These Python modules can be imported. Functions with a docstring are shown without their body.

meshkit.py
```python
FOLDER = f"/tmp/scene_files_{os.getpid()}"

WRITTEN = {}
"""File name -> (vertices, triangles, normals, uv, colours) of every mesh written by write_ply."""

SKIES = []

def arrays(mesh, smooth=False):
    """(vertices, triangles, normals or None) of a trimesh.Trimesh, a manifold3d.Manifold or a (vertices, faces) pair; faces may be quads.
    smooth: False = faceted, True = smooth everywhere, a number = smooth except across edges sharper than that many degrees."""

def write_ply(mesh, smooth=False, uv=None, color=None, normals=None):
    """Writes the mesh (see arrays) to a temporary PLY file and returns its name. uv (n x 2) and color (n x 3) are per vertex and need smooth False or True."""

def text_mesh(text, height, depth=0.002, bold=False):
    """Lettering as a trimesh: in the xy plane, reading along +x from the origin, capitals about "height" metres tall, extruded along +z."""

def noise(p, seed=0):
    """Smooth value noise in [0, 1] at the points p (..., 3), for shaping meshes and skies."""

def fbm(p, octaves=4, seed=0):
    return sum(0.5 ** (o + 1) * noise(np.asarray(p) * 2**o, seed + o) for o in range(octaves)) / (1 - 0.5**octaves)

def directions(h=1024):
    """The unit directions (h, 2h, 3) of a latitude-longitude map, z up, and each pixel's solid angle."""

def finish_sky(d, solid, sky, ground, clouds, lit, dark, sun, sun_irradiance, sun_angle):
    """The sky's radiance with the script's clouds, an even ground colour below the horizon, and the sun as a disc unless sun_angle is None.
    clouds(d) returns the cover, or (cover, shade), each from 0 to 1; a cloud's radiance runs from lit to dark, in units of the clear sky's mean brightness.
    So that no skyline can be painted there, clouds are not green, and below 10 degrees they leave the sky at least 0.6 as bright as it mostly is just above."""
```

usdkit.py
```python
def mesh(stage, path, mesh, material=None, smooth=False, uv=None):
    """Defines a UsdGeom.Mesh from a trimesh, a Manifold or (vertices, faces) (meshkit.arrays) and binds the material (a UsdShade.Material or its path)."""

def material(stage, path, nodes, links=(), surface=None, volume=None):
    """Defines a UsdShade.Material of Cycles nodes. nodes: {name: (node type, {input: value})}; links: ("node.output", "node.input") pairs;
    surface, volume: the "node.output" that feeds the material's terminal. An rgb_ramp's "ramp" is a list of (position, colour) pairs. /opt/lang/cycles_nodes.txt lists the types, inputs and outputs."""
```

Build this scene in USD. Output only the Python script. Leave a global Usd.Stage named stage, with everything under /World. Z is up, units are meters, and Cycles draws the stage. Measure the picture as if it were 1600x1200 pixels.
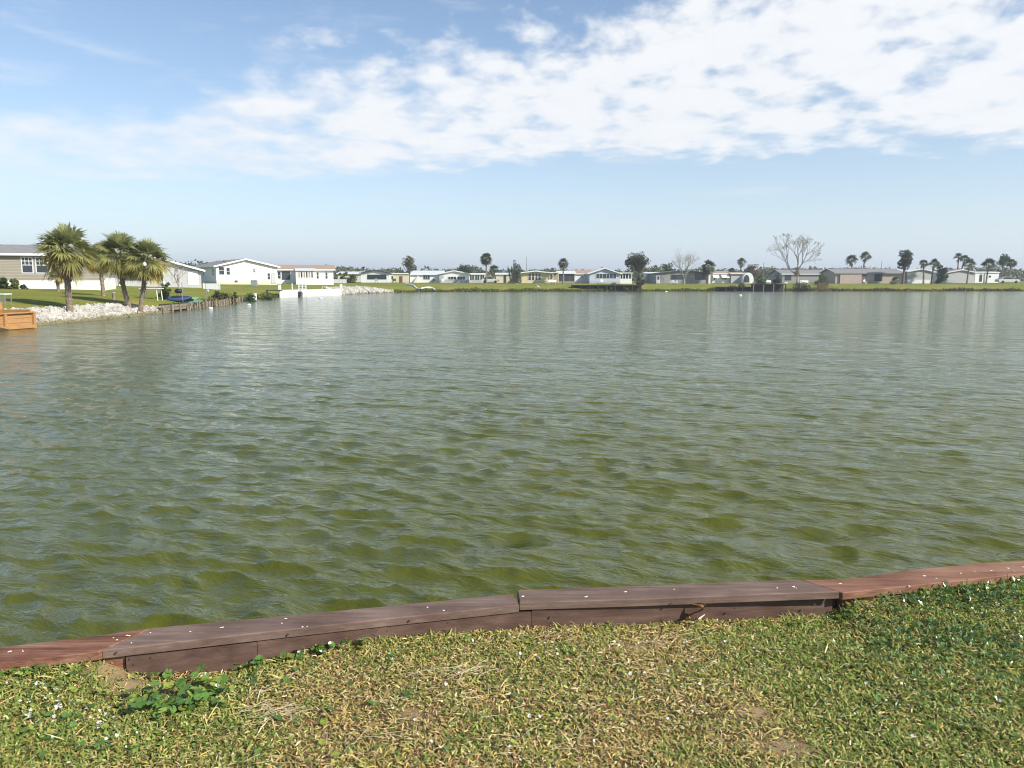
import math, random
import numpy as np
import trimesh, shapely, shapely.geometry as sg
import usdkit, meshkit
from pxr import Usd, UsdGeom, UsdLux, UsdShade, Gf, Sdf, Vt

random.seed(7)
rng = np.random.default_rng(7)
stage = Usd.Stage.CreateInMemory()
UsdGeom.SetStageUpAxis(stage, 'Z')
UsdGeom.SetStageMetersPerUnit(stage, 1.0)
UsdGeom.Xform.Define(stage, '/World')
UsdGeom.Scope.Define(stage, '/World/Looks')

# ------------------------------------------------------------------ camera
FPX, EYE, HORIZON = 1190.0, 2.15, 440.0          # focal length in photo pixels, eye above the water, horizon row
PITCH = math.atan((600 - HORIZON) / FPX)
cam = UsdGeom.Camera.Define(stage, '/World/camera')
cam.AddTranslateOp().Set(Gf.Vec3d(0, 0, EYE))
cam.AddRotateXOp().Set(90 - math.degrees(PITCH))
cam.CreateHorizontalApertureAttr(36.0)
cam.CreateVerticalApertureAttr(27.0)
cam.CreateFocalLengthAttr(36.0 * FPX / 1600)
cam.CreateClippingRangeAttr(Gf.Vec2f(0.05, 100000))
cam.CreateExposureAttr(0.5)

# ------------------------------------------------------------------ sun and sky
SUN_AZ, SUN_EL = math.radians(122), math.radians(36)   # azimuth clockwise from the view direction (+y)
SUN = np.array([math.sin(SUN_AZ) * math.cos(SUN_EL), math.cos(SUN_AZ) * math.cos(SUN_EL), math.sin(SUN_EL)])
sun = UsdLux.DistantLight.Define(stage, '/World/sun')
sun.CreateIntensityAttr(1.15)
sun.CreateAngleAttr(0.5)
sun.CreateNormalizeAttr(True)
sun.CreateColorAttr(Gf.Vec3f(1.0, 0.95, 0.86))
sun.AddTransformOp().Set(Gf.Matrix4d().SetRotate(Gf.Rotation(Gf.Vec3d(0, 0, 1), Gf.Vec3d(*SUN))))
SKY_STRENGTH = 0.112
CLOUD = (6.3, 6.45, 6.65)
HORIZON_AIR = (4.8, 5.5, 6.25)


def M(op, a, b=None, c=None, clamp=False):
    """One math node; a, b, c are numbers or 'node.output'."""
    global SKY_N
    name = f'm{len(SKY_NODES)}'
    d = {'math_type': op}
    if clamp:
        d['use_clamp'] = True
    for i, x in enumerate((a, b, c)):
        if isinstance(x, str):
            SKY_LINKS.append((x, f'{name}.value{i + 1}'))
        elif x is not None:
            d[f'value{i + 1}'] = float(x)
    SKY_NODES[name] = ('math', d)
    return name + '.value'


SKY_NODES = {
    'sky': ('sky_texture', {'sky_type': 'single_scattering', 'sun_disc': False, 'sun_elevation': SUN_EL,
                            'sun_rotation': SUN_AZ, 'air_density': 1.0, 'aerosol_density': 0.35, 'ozone_density': 2.2}),
    'tc': ('texture_coordinate', {}), 'sep': ('separate_xyz', {}),
    'bg': ('background_shader', {'strength': SKY_STRENGTH}),
}
SKY_LINKS = [('tc.generated', 'sep.vector')]
zc = M('maximum', 'sep.z', 0.03)
u = M('divide', 'sep.x', zc)
v = M('divide', 'sep.y', zc)
# cells of cloud keep a rounded look: noise over azimuth and the logarithm of the slant
rad = M('sqrt', M('add', M('multiply', 'sep.x', 'sep.x'), M('multiply', 'sep.y', 'sep.y')))
SKY_NODES['uv'] = ('combine_xyz', {})
SKY_LINKS += [(M('divide', 'sep.x', rad), 'uv.x'), (M('divide', 'sep.y', rad), 'uv.y'),
              (M('multiply', M('logarithm', M('divide', rad, zc), 2.718), 0.5), 'uv.z')]


def sky_noise(name, scale, detail, rough, sz=1.0, loc=(0, 0, 0), dist=0.0):
    SKY_NODES[name + 'm'] = ('mapping', {'scale': (1, 1, sz), 'location': loc})
    SKY_NODES[name] = ('noise_texture', {'scale': scale, 'detail': detail, 'roughness': rough, 'distortion': dist})
    SKY_LINKS.extend([('uv.vector', name + 'm.vector'), (name + 'm.vector', name + '.vector')])
    return name + '.fac'


n_big = sky_noise('nbig', 2.6, 3, 0.5, loc=(3.1, 0.4, 0))
n_mid = sky_noise('nmid', 7.0, 4, 0.5, loc=(1.7, 2.2, 0))
n_cell = sky_noise('ncell', 19.0, 5, 0.52, sz=1.05, dist=0.15)
n_wisp = sky_noise('nwisp', 5.0, 6, 0.6, sz=2.6, loc=(5, 1, 0))
# the cloud sheet: a deck to the right and overhead, a thin tail low at the left
wob = M('multiply', M('subtract', n_big, 0.5), 1.3)
A = M('add', M('multiply_add', v, 1.15, M('subtract', u, 3.3)), wob)          # right of the slanted edge
B = M('multiply', M('subtract', M('add', v, M('multiply', wob, 0.3)), 4.65), 1.3)  # the tail below
C = M('subtract', M('multiply_add', u, -0.28, 7.15), M('subtract', v, M('multiply', wob, 0.9)))  # lower limit
AB = M('maximum', A, M('minimum', B, M('multiply_add', u, 0.28, 1.5)))
region = M('minimum', AB, C)
region = M('minimum', M('multiply', region, 0.42), M('minimum', M('multiply_add', u, 0.055, 0.44), 0.62))
tex = M('add', M('multiply', M('subtract', n_mid, 0.5), 1.1), M('multiply', M('subtract', n_cell, 0.5), 1.9))
calm = M('minimum', M('maximum', M('multiply_add', u, 0.22, 0.95), 0.42), 1.0)   # the tail at the left is smooth and thin
dens = M('multiply_add', tex, calm, region)
SKY_NODES['cov'] = ('map_range', {'range_type': 'smoothstep', 'from_min': -0.06, 'from_max': 0.58, 'to_min': 0, 'to_max': 0.97, 'clamp': True})
SKY_LINKS.append((dens, 'cov.value'))
# faint cirrus low down
SKY_NODES['wis'] = ('map_range', {'range_type': 'smoothstep', 'from_min': 0.53, 'from_max': 0.8, 'to_min': 0, 'to_max': 0.4, 'clamp': True})
SKY_LINKS.append((n_wisp, 'wis.value'))
cover = M('maximum', 'cov.result', 'wis.result')
fade = M('multiply', M('subtract', 'sep.z', 0.045), 14.0, clamp=True)
cover = M('multiply', cover, fade)
SKY_NODES['cloud'] = ('rgb_ramp', {'ramp': [(0.0, tuple(0.9 * c for c in CLOUD)), (0.6, tuple(0.97 * c for c in CLOUD)), (1.0, CLOUD)]})
SKY_LINKS.append((n_cell, 'cloud.fac'))
# low haze: the air near the horizon is pale
pale = M('multiply', M('power', 2.718, M('multiply', M('maximum', 'sep.z', 0.0), -8.5)), 0.93)
SKY_NODES['air'] = ('mix', {'mix_type': 'mix', 'color2': HORIZON_AIR})
SKY_LINKS += [(pale, 'air.fac'), ('sky.color', 'air.color1')]
SKY_NODES['mix'] = ('mix', {'mix_type': 'mix'})
SKY_LINKS += [(cover, 'mix.fac'), ('air.color', 'mix.color1'), ('cloud.color', 'mix.color2'), ('mix.color', 'bg.color')]
sky_mat = usdkit.material(stage, '/World/Looks/sky_look', SKY_NODES, SKY_LINKS, surface='bg.background')
dome = UsdLux.DomeLight.Define(stage, '/World/sky')
dome.CreateIntensityAttr(1.0)
UsdShade.MaterialBindingAPI.Apply(dome.GetPrim()).Bind(sky_mat)
dome.GetPrim().SetCustomDataByKey('kind', 'structure')

# ------------------------------------------------------------------ helpers
_names = {}


def numbered(parent, name):
    k = (parent, name)
    n = _names.get(k, 0)
    _names[k] = n + 1
    return f'{parent}/{name}' if n == 0 else f'{parent}/{name}_{n:03d}'


def tag(prim, label=None, cat=None, group=None, kind=None):
    for k, x in (('label', label), ('category', cat), ('group', group), ('kind', kind)):
        if x:
            prim.SetCustomDataByKey(k, x)
    return prim


def thing(name, label, cat, loc=(0, 0, 0), yaw=0.0, group=None):
    x = UsdGeom.Xform.Define(stage, numbered('/World', name))
    x.AddTranslateOp().Set(Gf.Vec3d(*map(float, loc)))
    if yaw:
        x.AddRotateZOp().Set(float(yaw))
    return tag(x.GetPrim(), label, cat, group)


def obj(name, mesh, mat, parent=None, smooth=False, label=None, kind=None, color=None):
    at = str(parent.GetPath()) if parent is not None else '/World'
    m = usdkit.mesh(stage, numbered(at, name), mesh, mat, smooth)
    if color is not None:
        pv = UsdGeom.PrimvarsAPI(m).CreatePrimvar('tint', Sdf.ValueTypeNames.Color3fArray, 'vertex')
        pv.Set(Vt.Vec3fArray.FromNumpy(np.asarray(color, np.float32)))
    return tag(m.GetPrim(), label, None, None, kind)


def copy_of(src, loc, yaw=0.0, label=None, scale=None):
    d = src.GetCustomData()
    name = src.GetName()
    base = name[:-4] if name[-4:-3] == '_' and name[-3:].isdigit() else name
    t = thing(base, label or d['label'], d['category'], loc, yaw, d.get('group'))
    if scale is not None:
        UsdGeom.Xformable(t).AddScaleOp().Set(Gf.Vec3f(*((scale,) * 3 if np.ndim(scale) == 0 else scale)))
    return t


class MB:
    """Collects shapes that make one mesh."""
    def __init__(self):
        self.v, self.f, self.n = [], [], 0

    def add(self, v, f):
        v, f = np.asarray(v, float), np.asarray(f, int)
        if f.shape[1] == 4:
            f = np.vstack([f[:, [0, 1, 2]], f[:, [0, 2, 3]]])
        self.v.append(v); self.f.append(f + self.n); self.n += len(v)
        return self

    def box(self, x0, x1, y0, y1, z0, z1, R=None, o=None):
        v = np.array([[x, y, z] for z in (z0, z1) for y in (y0, y1) for x in (x0, x1)], float)
        if R is not None:
            v = v @ np.asarray(R).T
        if o is not None:
            v = v + o
        return self.add(v, [[0, 2, 3, 1], [4, 5, 7, 6], [0, 1, 5, 4], [2, 6, 7, 3], [0, 4, 6, 2], [1, 3, 7, 5]])

    def tube(self, pts, radii, sides=6, cap=True):
        p = np.asarray(pts, float)
        r = np.broadcast_to(np.asarray(radii, float), (len(p),))
        t = np.gradient(p, axis=0)
        t /= np.linalg.norm(t, axis=1, keepdims=True) + 1e-9
        ref = np.array([0, 0, 1.0]) if abs(t[:, 2]).mean() < 0.8 else np.array([1.0, 0, 0])
        a = np.cross(t, ref); a /= np.linalg.norm(a, axis=1, keepdims=True) + 1e-9
        b = np.cross(t, a)
        ang = np.arange(sides) * 2 * np.pi / sides
        v = p[:, None] + r[:, None, None] * (np.cos(ang)[None, :, None] * a[:, None] + np.sin(ang)[None, :, None] * b[:, None])
        v = v.reshape(-1, 3)
        f = []
        for i in range(len(p) - 1):
            for j in range(sides):
                k = (j + 1) % sides
                f.append([i * sides + j, i * sides + k, (i + 1) * sides + k, (i + 1) * sides + j])
        f = np.array(f)
        f3 = np.vstack([f[:, [0, 1, 2]], f[:, [0, 2, 3]]])
        if cap:
            c = [[0, j + 1, j] for j in range(1, sides - 1)]
            o = (len(p) - 1) * sides
            c += [[o, o + j, o + j + 1] for j in range(1, sides - 1)]
            f3 = np.vstack([f3, c])
        return self.add(v, f3)

    def prism(self, poly, y0, y1, axis='y'):
        """Polygon (x, z) extruded along y (convex or simple polygon, counter-clockwise)."""
        poly = np.asarray(poly, float)
        n = len(poly)
        tri = trimesh.creation.triangulate_polygon(sg.Polygon(poly), engine='earcut')
        pv, pf = np.asarray(tri[0]), np.asarray(tri[1])
        a = np.column_stack([pv[:, 0], np.full(len(pv), y0), pv[:, 1]])
        b = np.column_stack([pv[:, 0], np.full(len(pv), y1), pv[:, 1]])
        self.add(a, pf); self.add(b, pf[:, ::-1])
        s = np.array([[*poly[i], *poly[(i + 1) % n]] for i in range(n)])
        for x0, z0, x1, z1 in s:
            self.add([[x0, y0, z0], [x1, y0, z1], [x1, y1, z1], [x0, y1, z0]], [[0, 3, 2, 1]])
        return self

    def mesh(self):
        return (np.vstack(self.v), np.vstack(self.f))

    def build(self, name, mat, parent=None, **k):
        return obj(name, self.mesh(), mat, parent, **k)


def ray(px, py):
    a, b = (px - 800) / FPX, (600 - py) / FPX
    return np.array([a, math.cos(PITCH) + b * math.sin(PITCH), -math.sin(PITCH) + b * math.cos(PITCH)])


def on_z(px, py, z):
    d = ray(px, py)
    return d * ((z - EYE) / d[2]) + np.array([0, 0, EYE])


def at_y(px, py, y):
    d = ray(px, py)
    return d * (y / d[1]) + np.array([0, 0, EYE])


def look(name, color, rough=0.7, var=0.0, scale=3.0, bump=0.0, bscale=40.0, spec=0.4, stretch=None, color2=None, metallic=0.0, ramp=(0.35, 0.65), coord='object'):
    """A principled material whose colour wanders between two tones, with an optional bump."""
    c1 = np.array(color, float)
    c2 = np.array(color2 if color2 is not None else c1 * (1 - var), float)
    nodes = {'p': ('principled_bsdf', {'base_color': c1, 'roughness': rough, 'specular_ior_level': spec, 'metallic': metallic})}
    links = []
    src = 'tc.object' if coord == 'object' else 'geo.position'
    nodes['tc' if coord == 'object' else 'geo'] = ('texture_coordinate' if coord == 'object' else 'geometry', {})
    if stretch is not None:
        nodes['map'] = ('mapping', {'scale': stretch}); links.append((src, 'map.vector')); src = 'map.vector'
    if var or color2 is not None:
        nodes['n'] = ('noise_texture', {'scale': scale, 'detail': 5, 'roughness': 0.6})
        nodes['r'] = ('rgb_ramp', {'ramp': [(ramp[0], tuple(c2)), (ramp[1], tuple(c1))]})
        links += [(src, 'n.vector'), ('n.fac', 'r.fac'), ('r.color', 'p.base_color')]
    if bump:
        nodes['bn'] = ('noise_texture', {'scale': bscale, 'detail': 4, 'roughness': 0.6})
        nodes['b'] = ('bump', {'strength': 1.0, 'distance': bump})
        links += [(src, 'bn.vector'), ('bn.fac', 'b.height'), ('b.normal', 'p.normal')]
    return usdkit.material(stage, f'/World/Looks/{name}', nodes, links, surface='p.BSDF')


def leaf_look(name, color=None, rough=0.5, trans=0.35, spec=0.3):
    """Foliage: principled mixed with translucency; colour fixed or from the mesh's tint."""
    nodes = {'p': ('principled_bsdf', {'roughness': rough, 'specular_ior_level': spec, 'base_color': color or (0.1, 0.1, 0.1)}),
             't': ('translucent_bsdf', {'color': color or (0.1, 0.1, 0.1)}), 'mx': ('mix_closure', {'fac': trans})}
    links = [('p.BSDF', 'mx.closure1'), ('t.BSDF', 'mx.closure2')]
    if color is None:
        nodes['a'] = ('attribute', {'attribute': 'tint'})
        links += [('a.color', 'p.base_color'), ('a.color', 't.color')]
    return usdkit.material(stage, f'/World/Looks/{name}', nodes, links, surface='mx.closure')


# ------------------------------------------------------------------ water
def build_water():
    r = [2.3]
    while r[-1] < 215:
        r.append(r[-1] + min(0.009 * r[-1], 0.38))
    r = np.array(r)
    inner = np.radians(np.arange(-43, 43.01, 0.115))
    th = np.concatenate([np.radians(np.arange(-84, -43, 0.8)), inner, np.radians(np.arange(43.6, 84.5, 0.8))])
    R, T = np.meshgrid(r, th, indexing='ij')
    X, Y = R * np.sin(T), R * np.cos(T)
    dr = np.gradient(r)[:, None] * np.ones_like(T)
    dth = R * np.gradient(th)[None, :]
    cell = np.maximum(dr, dth)
    Z = np.zeros_like(X); DX = np.zeros_like(X); DY = np.zeros_like(X)
    g = np.random.default_rng(11)
    N = 120
    lam = np.exp(g.uniform(math.log(0.10), math.log(1.35), N))
    ang = math.atan2(-0.92, -0.42) + np.clip(g.normal(0, 0.6, N), -1.5, 1.5)
    w = np.exp(-(np.log(lam / 0.31) / np.where(lam > 0.31, 0.65, 0.8)) ** 2) + 0.22 * np.clip(1.2 - lam, 0.25, 1)
    slope = 0.215 * w / math.sqrt((w ** 2).sum() / 2)
    for l, a, s, ph in zip(lam, ang, slope, g.uniform(0, 6.28, N)):
        k = 2 * math.pi / l
        amp = s / k
        keep = np.clip((l / cell - 1.7) / 1.4, 0, 1)
        arg = k * (X * math.cos(a) + Y * math.sin(a)) + ph
        c = np.cos(arg) * keep
        sn = np.sin(arg) * keep
        Z += amp * c
        DX -= 1.1 * amp * sn * math.cos(a)
        DY -= 1.1 * amp * sn * math.sin(a)
    # gusts: the chop is a little stronger in some places
    gust = 0.75 + 0.5 * meshkit.fbm(np.stack([X * 0.16, Y * 0.1, 0 * X], -1), 3, 5)
    P = np.stack([X + DX * gust, Y + DY * gust, Z * gust], -1)
    a = np.gradient(P, axis=0); b = np.gradient(P, axis=1)
    Nn = np.cross(b, a)
    Nn /= np.linalg.norm(Nn, axis=-1, keepdims=True) + 1e-12
    Nn *= np.sign(Nn[..., 2:3])
    nr, nt = X.shape
    i, j = np.meshgrid(np.arange(nr - 1), np.arange(nt - 1), indexing='ij')
    q = np.stack([i * nt + j, (i + 1) * nt + j, (i + 1) * nt + j + 1, i * nt + j + 1], -1).reshape(-1, 4)
    mat = usdkit.material(stage, '/World/Looks/lake_water', {
        'g': ('geometry', {}),
        'vr': ('vector_rotate', {'rotate_type': 'z_axis', 'angle': 0.42}),
        'm1': ('mapping', {'scale': (0.55, 1.25, 1.0)}),
        'n1': ('noise_texture', {'scale': 5.6, 'detail': 5, 'roughness': 0.6, 'distortion': 0.6}),
        'n3': ('noise_texture', {'scale': 2.4, 'detail': 4, 'roughness': 0.6, 'distortion': 0.5}),
        'b2': ('bump', {'strength': 1.0, 'distance': 0.06}),
        'n4': ('noise_texture', {'scale': 0.62, 'detail': 3, 'roughness': 0.6, 'distortion': 0.4}),
        'b3': ('bump', {'strength': 1.0, 'distance': 0.24}),
        'n2': ('noise_texture', {'scale': 0.09, 'detail': 3, 'roughness': 0.5}),
        'rc': ('rgb_ramp', {'ramp': [(0.3, (0.074, 0.083, 0.010)), (0.7, (0.088, 0.094, 0.012))]}),
        'b1': ('bump', {'strength': 1.0, 'distance': 0.032}),
        'p': ('principled_bsdf', {'roughness': 0.085, 'ior': 1.33, 'specular_ior_level': 0.5}),
    }, [('g.position', 'vr.vector'), ('vr.vector', 'm1.vector'), ('m1.vector', 'n1.vector'), ('g.position', 'n2.vector'), ('n2.fac', 'rc.fac'), ('rc.color', 'p.base_color'),
        ('m1.vector', 'n3.vector'), ('n3.fac', 'b2.height'), ('m1.vector', 'n4.vector'), ('n4.fac', 'b3.height'), ('b3.normal', 'b2.normal'), ('b2.normal', 'b1.normal'), ('n1.fac', 'b1.height'), ('b1.normal', 'p.normal')], surface='p.BSDF')
    m = UsdGeom.Mesh.Define(stage, '/World/lake_water')
    m.CreatePointsAttr(Vt.Vec3fArray.FromNumpy(P.reshape(-1, 3).astype(np.float32)))
    q = np.vstack([q[:, [0, 2, 1]], q[:, [0, 3, 2]]])
    m.CreateFaceVertexCountsAttr(Vt.IntArray.FromNumpy(np.full(len(q), 3, np.int32)))
    m.CreateFaceVertexIndicesAttr(Vt.IntArray.FromNumpy(q.astype(np.int32).ravel()))
    m.CreateSubdivisionSchemeAttr('none')
    m.CreateNormalsAttr(Vt.Vec3fArray.FromNumpy(Nn.reshape(-1, 3).astype(np.float32)))
    m.SetNormalsInterpolation('vertex')
    UsdShade.MaterialBindingAPI.Apply(m.GetPrim()).Bind(mat)
    tag(m.GetPrim(), kind='structure')


build_water()

# ------------------------------------------------------------------ near seawall of painted planks
CAP_TOP = 0.68
WALL_FRONT = [on_z(px, py, CAP_TOP)[:2] for px, py in [(-400, 1092), (0, 1036), (155, 1018), (400, 990), (812, 945), (1240, 931), (1314, 926), (1425, 915), (1525, 904), (1600, 896), (1900, 868)]]
WALL_FRONT = np.array(WALL_FRONT)
GRASS_LINE = [(-300, 1090), (0, 1046), (150, 1030), (190, 1043), (235, 1053), (362, 1047), (400, 1034), (550, 1001), (800, 979), (1000, 976), (1240, 966), (1288, 963), (1338, 937), (1425, 924), (1600, 903), (1800, 885)]


def wall_y(x):
    return np.interp(x, WALL_FRONT[:, 0], WALL_FRONT[:, 1])


_gx, _gz = [], []
for px, py in GRASS_LINE:
    d = ray(px, py)
    t = 3.4
    for _ in range(30):
        t = (wall_y(d[0] * t) + 0.035) / d[1]
    _gx.append(d[0] * t); _gz.append(EYE + d[2] * t)


def lawn_z(x, y):
    x, y = np.asarray(x, float), np.asarray(y, float)
    edge = np.interp(x, _gx, _gz)
    back = np.maximum(wall_y(x) - y, 0)
    w = np.exp(-(back / 0.28) ** 1.5)
    base = 0.575 - 0.004 * back + 0.05 * (meshkit.fbm(np.stack([x * 0.9, y * 0.9, 0 * x], -1), 3, 3) - 0.5)
    fine = 0.03 * (meshkit.fbm(np.stack([x * 6, y * 6, 0 * x], -1), 3, 9) - 0.5)
    z = base * (1 - w) + edge * w + fine * (1 - 0.7 * w)
    m = on_z(212, 1066, 0.58)
    z = z + 0.035 * np.exp(-(((x - m[0]) / 0.09) ** 2 + ((y - m[1]) / 0.06) ** 2))
    return z


# ------------------------------------------------------------------ materials
WOOD_PLUM = usdkit.material(stage, '/World/Looks/plum_painted_wood', {
    'g': ('geometry', {}), 'map': ('mapping', {'scale': (2.2, 26, 26), 'rotation': (0, 0, -0.12)}),
    'n': ('noise_texture', {'scale': 1.0, 'detail': 6, 'roughness': 0.65}),
    'n2': ('noise_texture', {'scale': 3.2, 'detail': 5, 'roughness': 0.6}),
    'r': ('rgb_ramp', {'ramp': [(0.3, (0.07, 0.04, 0.03)), (0.5, (0.155, 0.098, 0.074)), (0.7, (0.30, 0.215, 0.175))]}),
    'r2': ('rgb_ramp', {'ramp': [(0.32, (0.09, 0.053, 0.04)), (0.7, (0.235, 0.17, 0.138))]}),
    'mx': ('mix', {'mix_type': 'mix', 'fac': 0.5}), 'b': ('bump', {'strength': 0.9, 'distance': 0.005}),
    'p': ('principled_bsdf', {'roughness': 0.78, 'specular_ior_level': 0.25})},
    [('g.position', 'map.vector'), ('map.vector', 'n.vector'), ('g.position', 'n2.vector'), ('n.fac', 'r.fac'), ('n2.fac', 'r2.fac'), ('r.color', 'mx.color1'),
     ('r2.color', 'mx.color2'), ('mx.color', 'p.base_color'), ('n.fac', 'b.height'), ('b.normal', 'p.normal')], surface='p.BSDF')


WOOD_FACE = usdkit.material(stage, '/World/Looks/brown_face_board', {
    'g': ('geometry', {}), 'map': ('mapping', {'scale': (2.2, 26, 26), 'rotation': (0, 0, -0.12)}),
    'n': ('noise_texture', {'scale': 1.0, 'detail': 6, 'roughness': 0.65}),
    'n2': ('noise_texture', {'scale': 3.2, 'detail': 5, 'roughness': 0.6}),
    'r': ('rgb_ramp', {'ramp': [(0.3, (0.05, 0.026, 0.019)), (0.5, (0.115, 0.066, 0.049)), (0.7, (0.20, 0.125, 0.096))]}),
    'r2': ('rgb_ramp', {'ramp': [(0.32, (0.065, 0.034, 0.025)), (0.7, (0.165, 0.105, 0.08))]}),
    'mx': ('mix', {'mix_type': 'mix', 'fac': 0.5}), 'b': ('bump', {'strength': 0.9, 'distance': 0.005}),
    'p': ('principled_bsdf', {'roughness': 0.78, 'specular_ior_level': 0.25})},
    [('g.position', 'map.vector'), ('map.vector', 'n.vector'), ('g.position', 'n2.vector'), ('n.fac', 'r.fac'), ('n2.fac', 'r2.fac'), ('r.color', 'mx.color1'),
     ('r2.color', 'mx.color2'), ('mx.color', 'p.base_color'), ('n.fac', 'b.height'), ('b.normal', 'p.normal')], surface='p.BSDF')


def worn_wood(name, a, b, c, lo, hi):
    return usdkit.material(stage, f'/World/Looks/{name}', {
        'g': ('geometry', {}), 'map': ('mapping', {'scale': (2.0, 30, 30), 'rotation': (0, 0, -0.16)}),
        'n': ('noise_texture', {'scale': 1.0, 'detail': 6, 'roughness': 0.7}),
        'n2': ('noise_texture', {'scale': 2.1, 'detail': 4, 'roughness': 0.6}),
        'sum': ('math', {'math_type': 'multiply_add', 'value2': 0.55}), 'hf': ('math', {'math_type': 'multiply', 'value2': 0.45}),
        'r': ('rgb_ramp', {'ramp': [(lo, a), ((lo + hi) / 2, b), (hi, c)]}),
        'b': ('bump', {'strength': 0.9, 'distance': 0.005}),
        'p': ('principled_bsdf', {'roughness': 0.8, 'specular_ior_level': 0.2})},
        [('g.position', 'map.vector'), ('map.vector', 'n.vector'), ('g.position', 'n2.vector'), ('n.fac', 'sum.value1'), ('n2.fac', 'hf.value1'), ('hf.value', 'sum.value3'),
         ('sum.value', 'r.fac'), ('r.color', 'p.base_color'), ('n.fac', 'b.height'), ('b.normal', 'p.normal')], surface='p.BSDF')


WOOD_RED = worn_wood('weathered_red_wood', (0.06, 0.026, 0.018), (0.20, 0.09, 0.055), (0.33, 0.20, 0.145), 0.36, 0.62)
WOOD_RUST = worn_wood('rust_brown_wood', (0.10, 0.045, 0.03), (0.25, 0.125, 0.078), (0.34, 0.205, 0.14), 0.34, 0.66)
MARK = look('pale_droppings', (0.7, 0.68, 0.62), 0.8)
NAIL = look('nail_metal', (0.18, 0.15, 0.13), 0.5, metallic=0.7)
SOIL = usdkit.material(stage, '/World/Looks/thatch_soil', {
    'g': ('geometry', {}), 'n': ('noise_texture', {'scale': 5, 'detail': 6, 'roughness': 0.65}), 'n2': ('noise_texture', {'scale': 120, 'detail': 4, 'roughness': 0.7}),
    'a': ('attribute', {'attribute': 'tint'}),
    'r2': ('rgb_ramp', {'ramp': [(0.3, (0.55, 0.5, 0.45)), (0.7, (1.15, 1.1, 1.0))]}),
    'mx': ('mix', {'mix_type': 'multiply', 'fac': 1.0}), 'b': ('bump', {'strength': 1.0, 'distance': 0.006}),
    'p': ('principled_bsdf', {'roughness': 0.95, 'specular_ior_level': 0.15})},
    [('g.position', 'n.vector'), ('g.position', 'n2.vector'), ('n2.fac', 'r2.fac'), ('a.color', 'mx.color1'), ('r2.color', 'mx.color2'), ('mx.color', 'p.base_color'),
     ('n2.fac', 'b.height'), ('b.normal', 'p.normal')], surface='p.BSDF')
BLADE = leaf_look('lawn_blade', None, 0.42, 0.36, 0.4)
DEAD = leaf_look('dead_straw', None, 0.75, 0.1, 0.2)
ROUND_LEAF = leaf_look('round_leaf', None, 0.28, 0.22, 0.55)
FOLIAGE = leaf_look('tree_leaf', None, 0.5, 0.34, 0.3)
PETAL = look('white_petal', (0.8, 0.78, 0.82), 0.6)


# ------------------------------------------------------------------ the near seawall
def cap_poly(back, front):
    b = [on_z(px, py, CAP_TOP)[:2] for px, py in back]
    f = [on_z(px, py, CAP_TOP)[:2] for px, py in front]
    return np.array(f + b[::-1])


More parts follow.
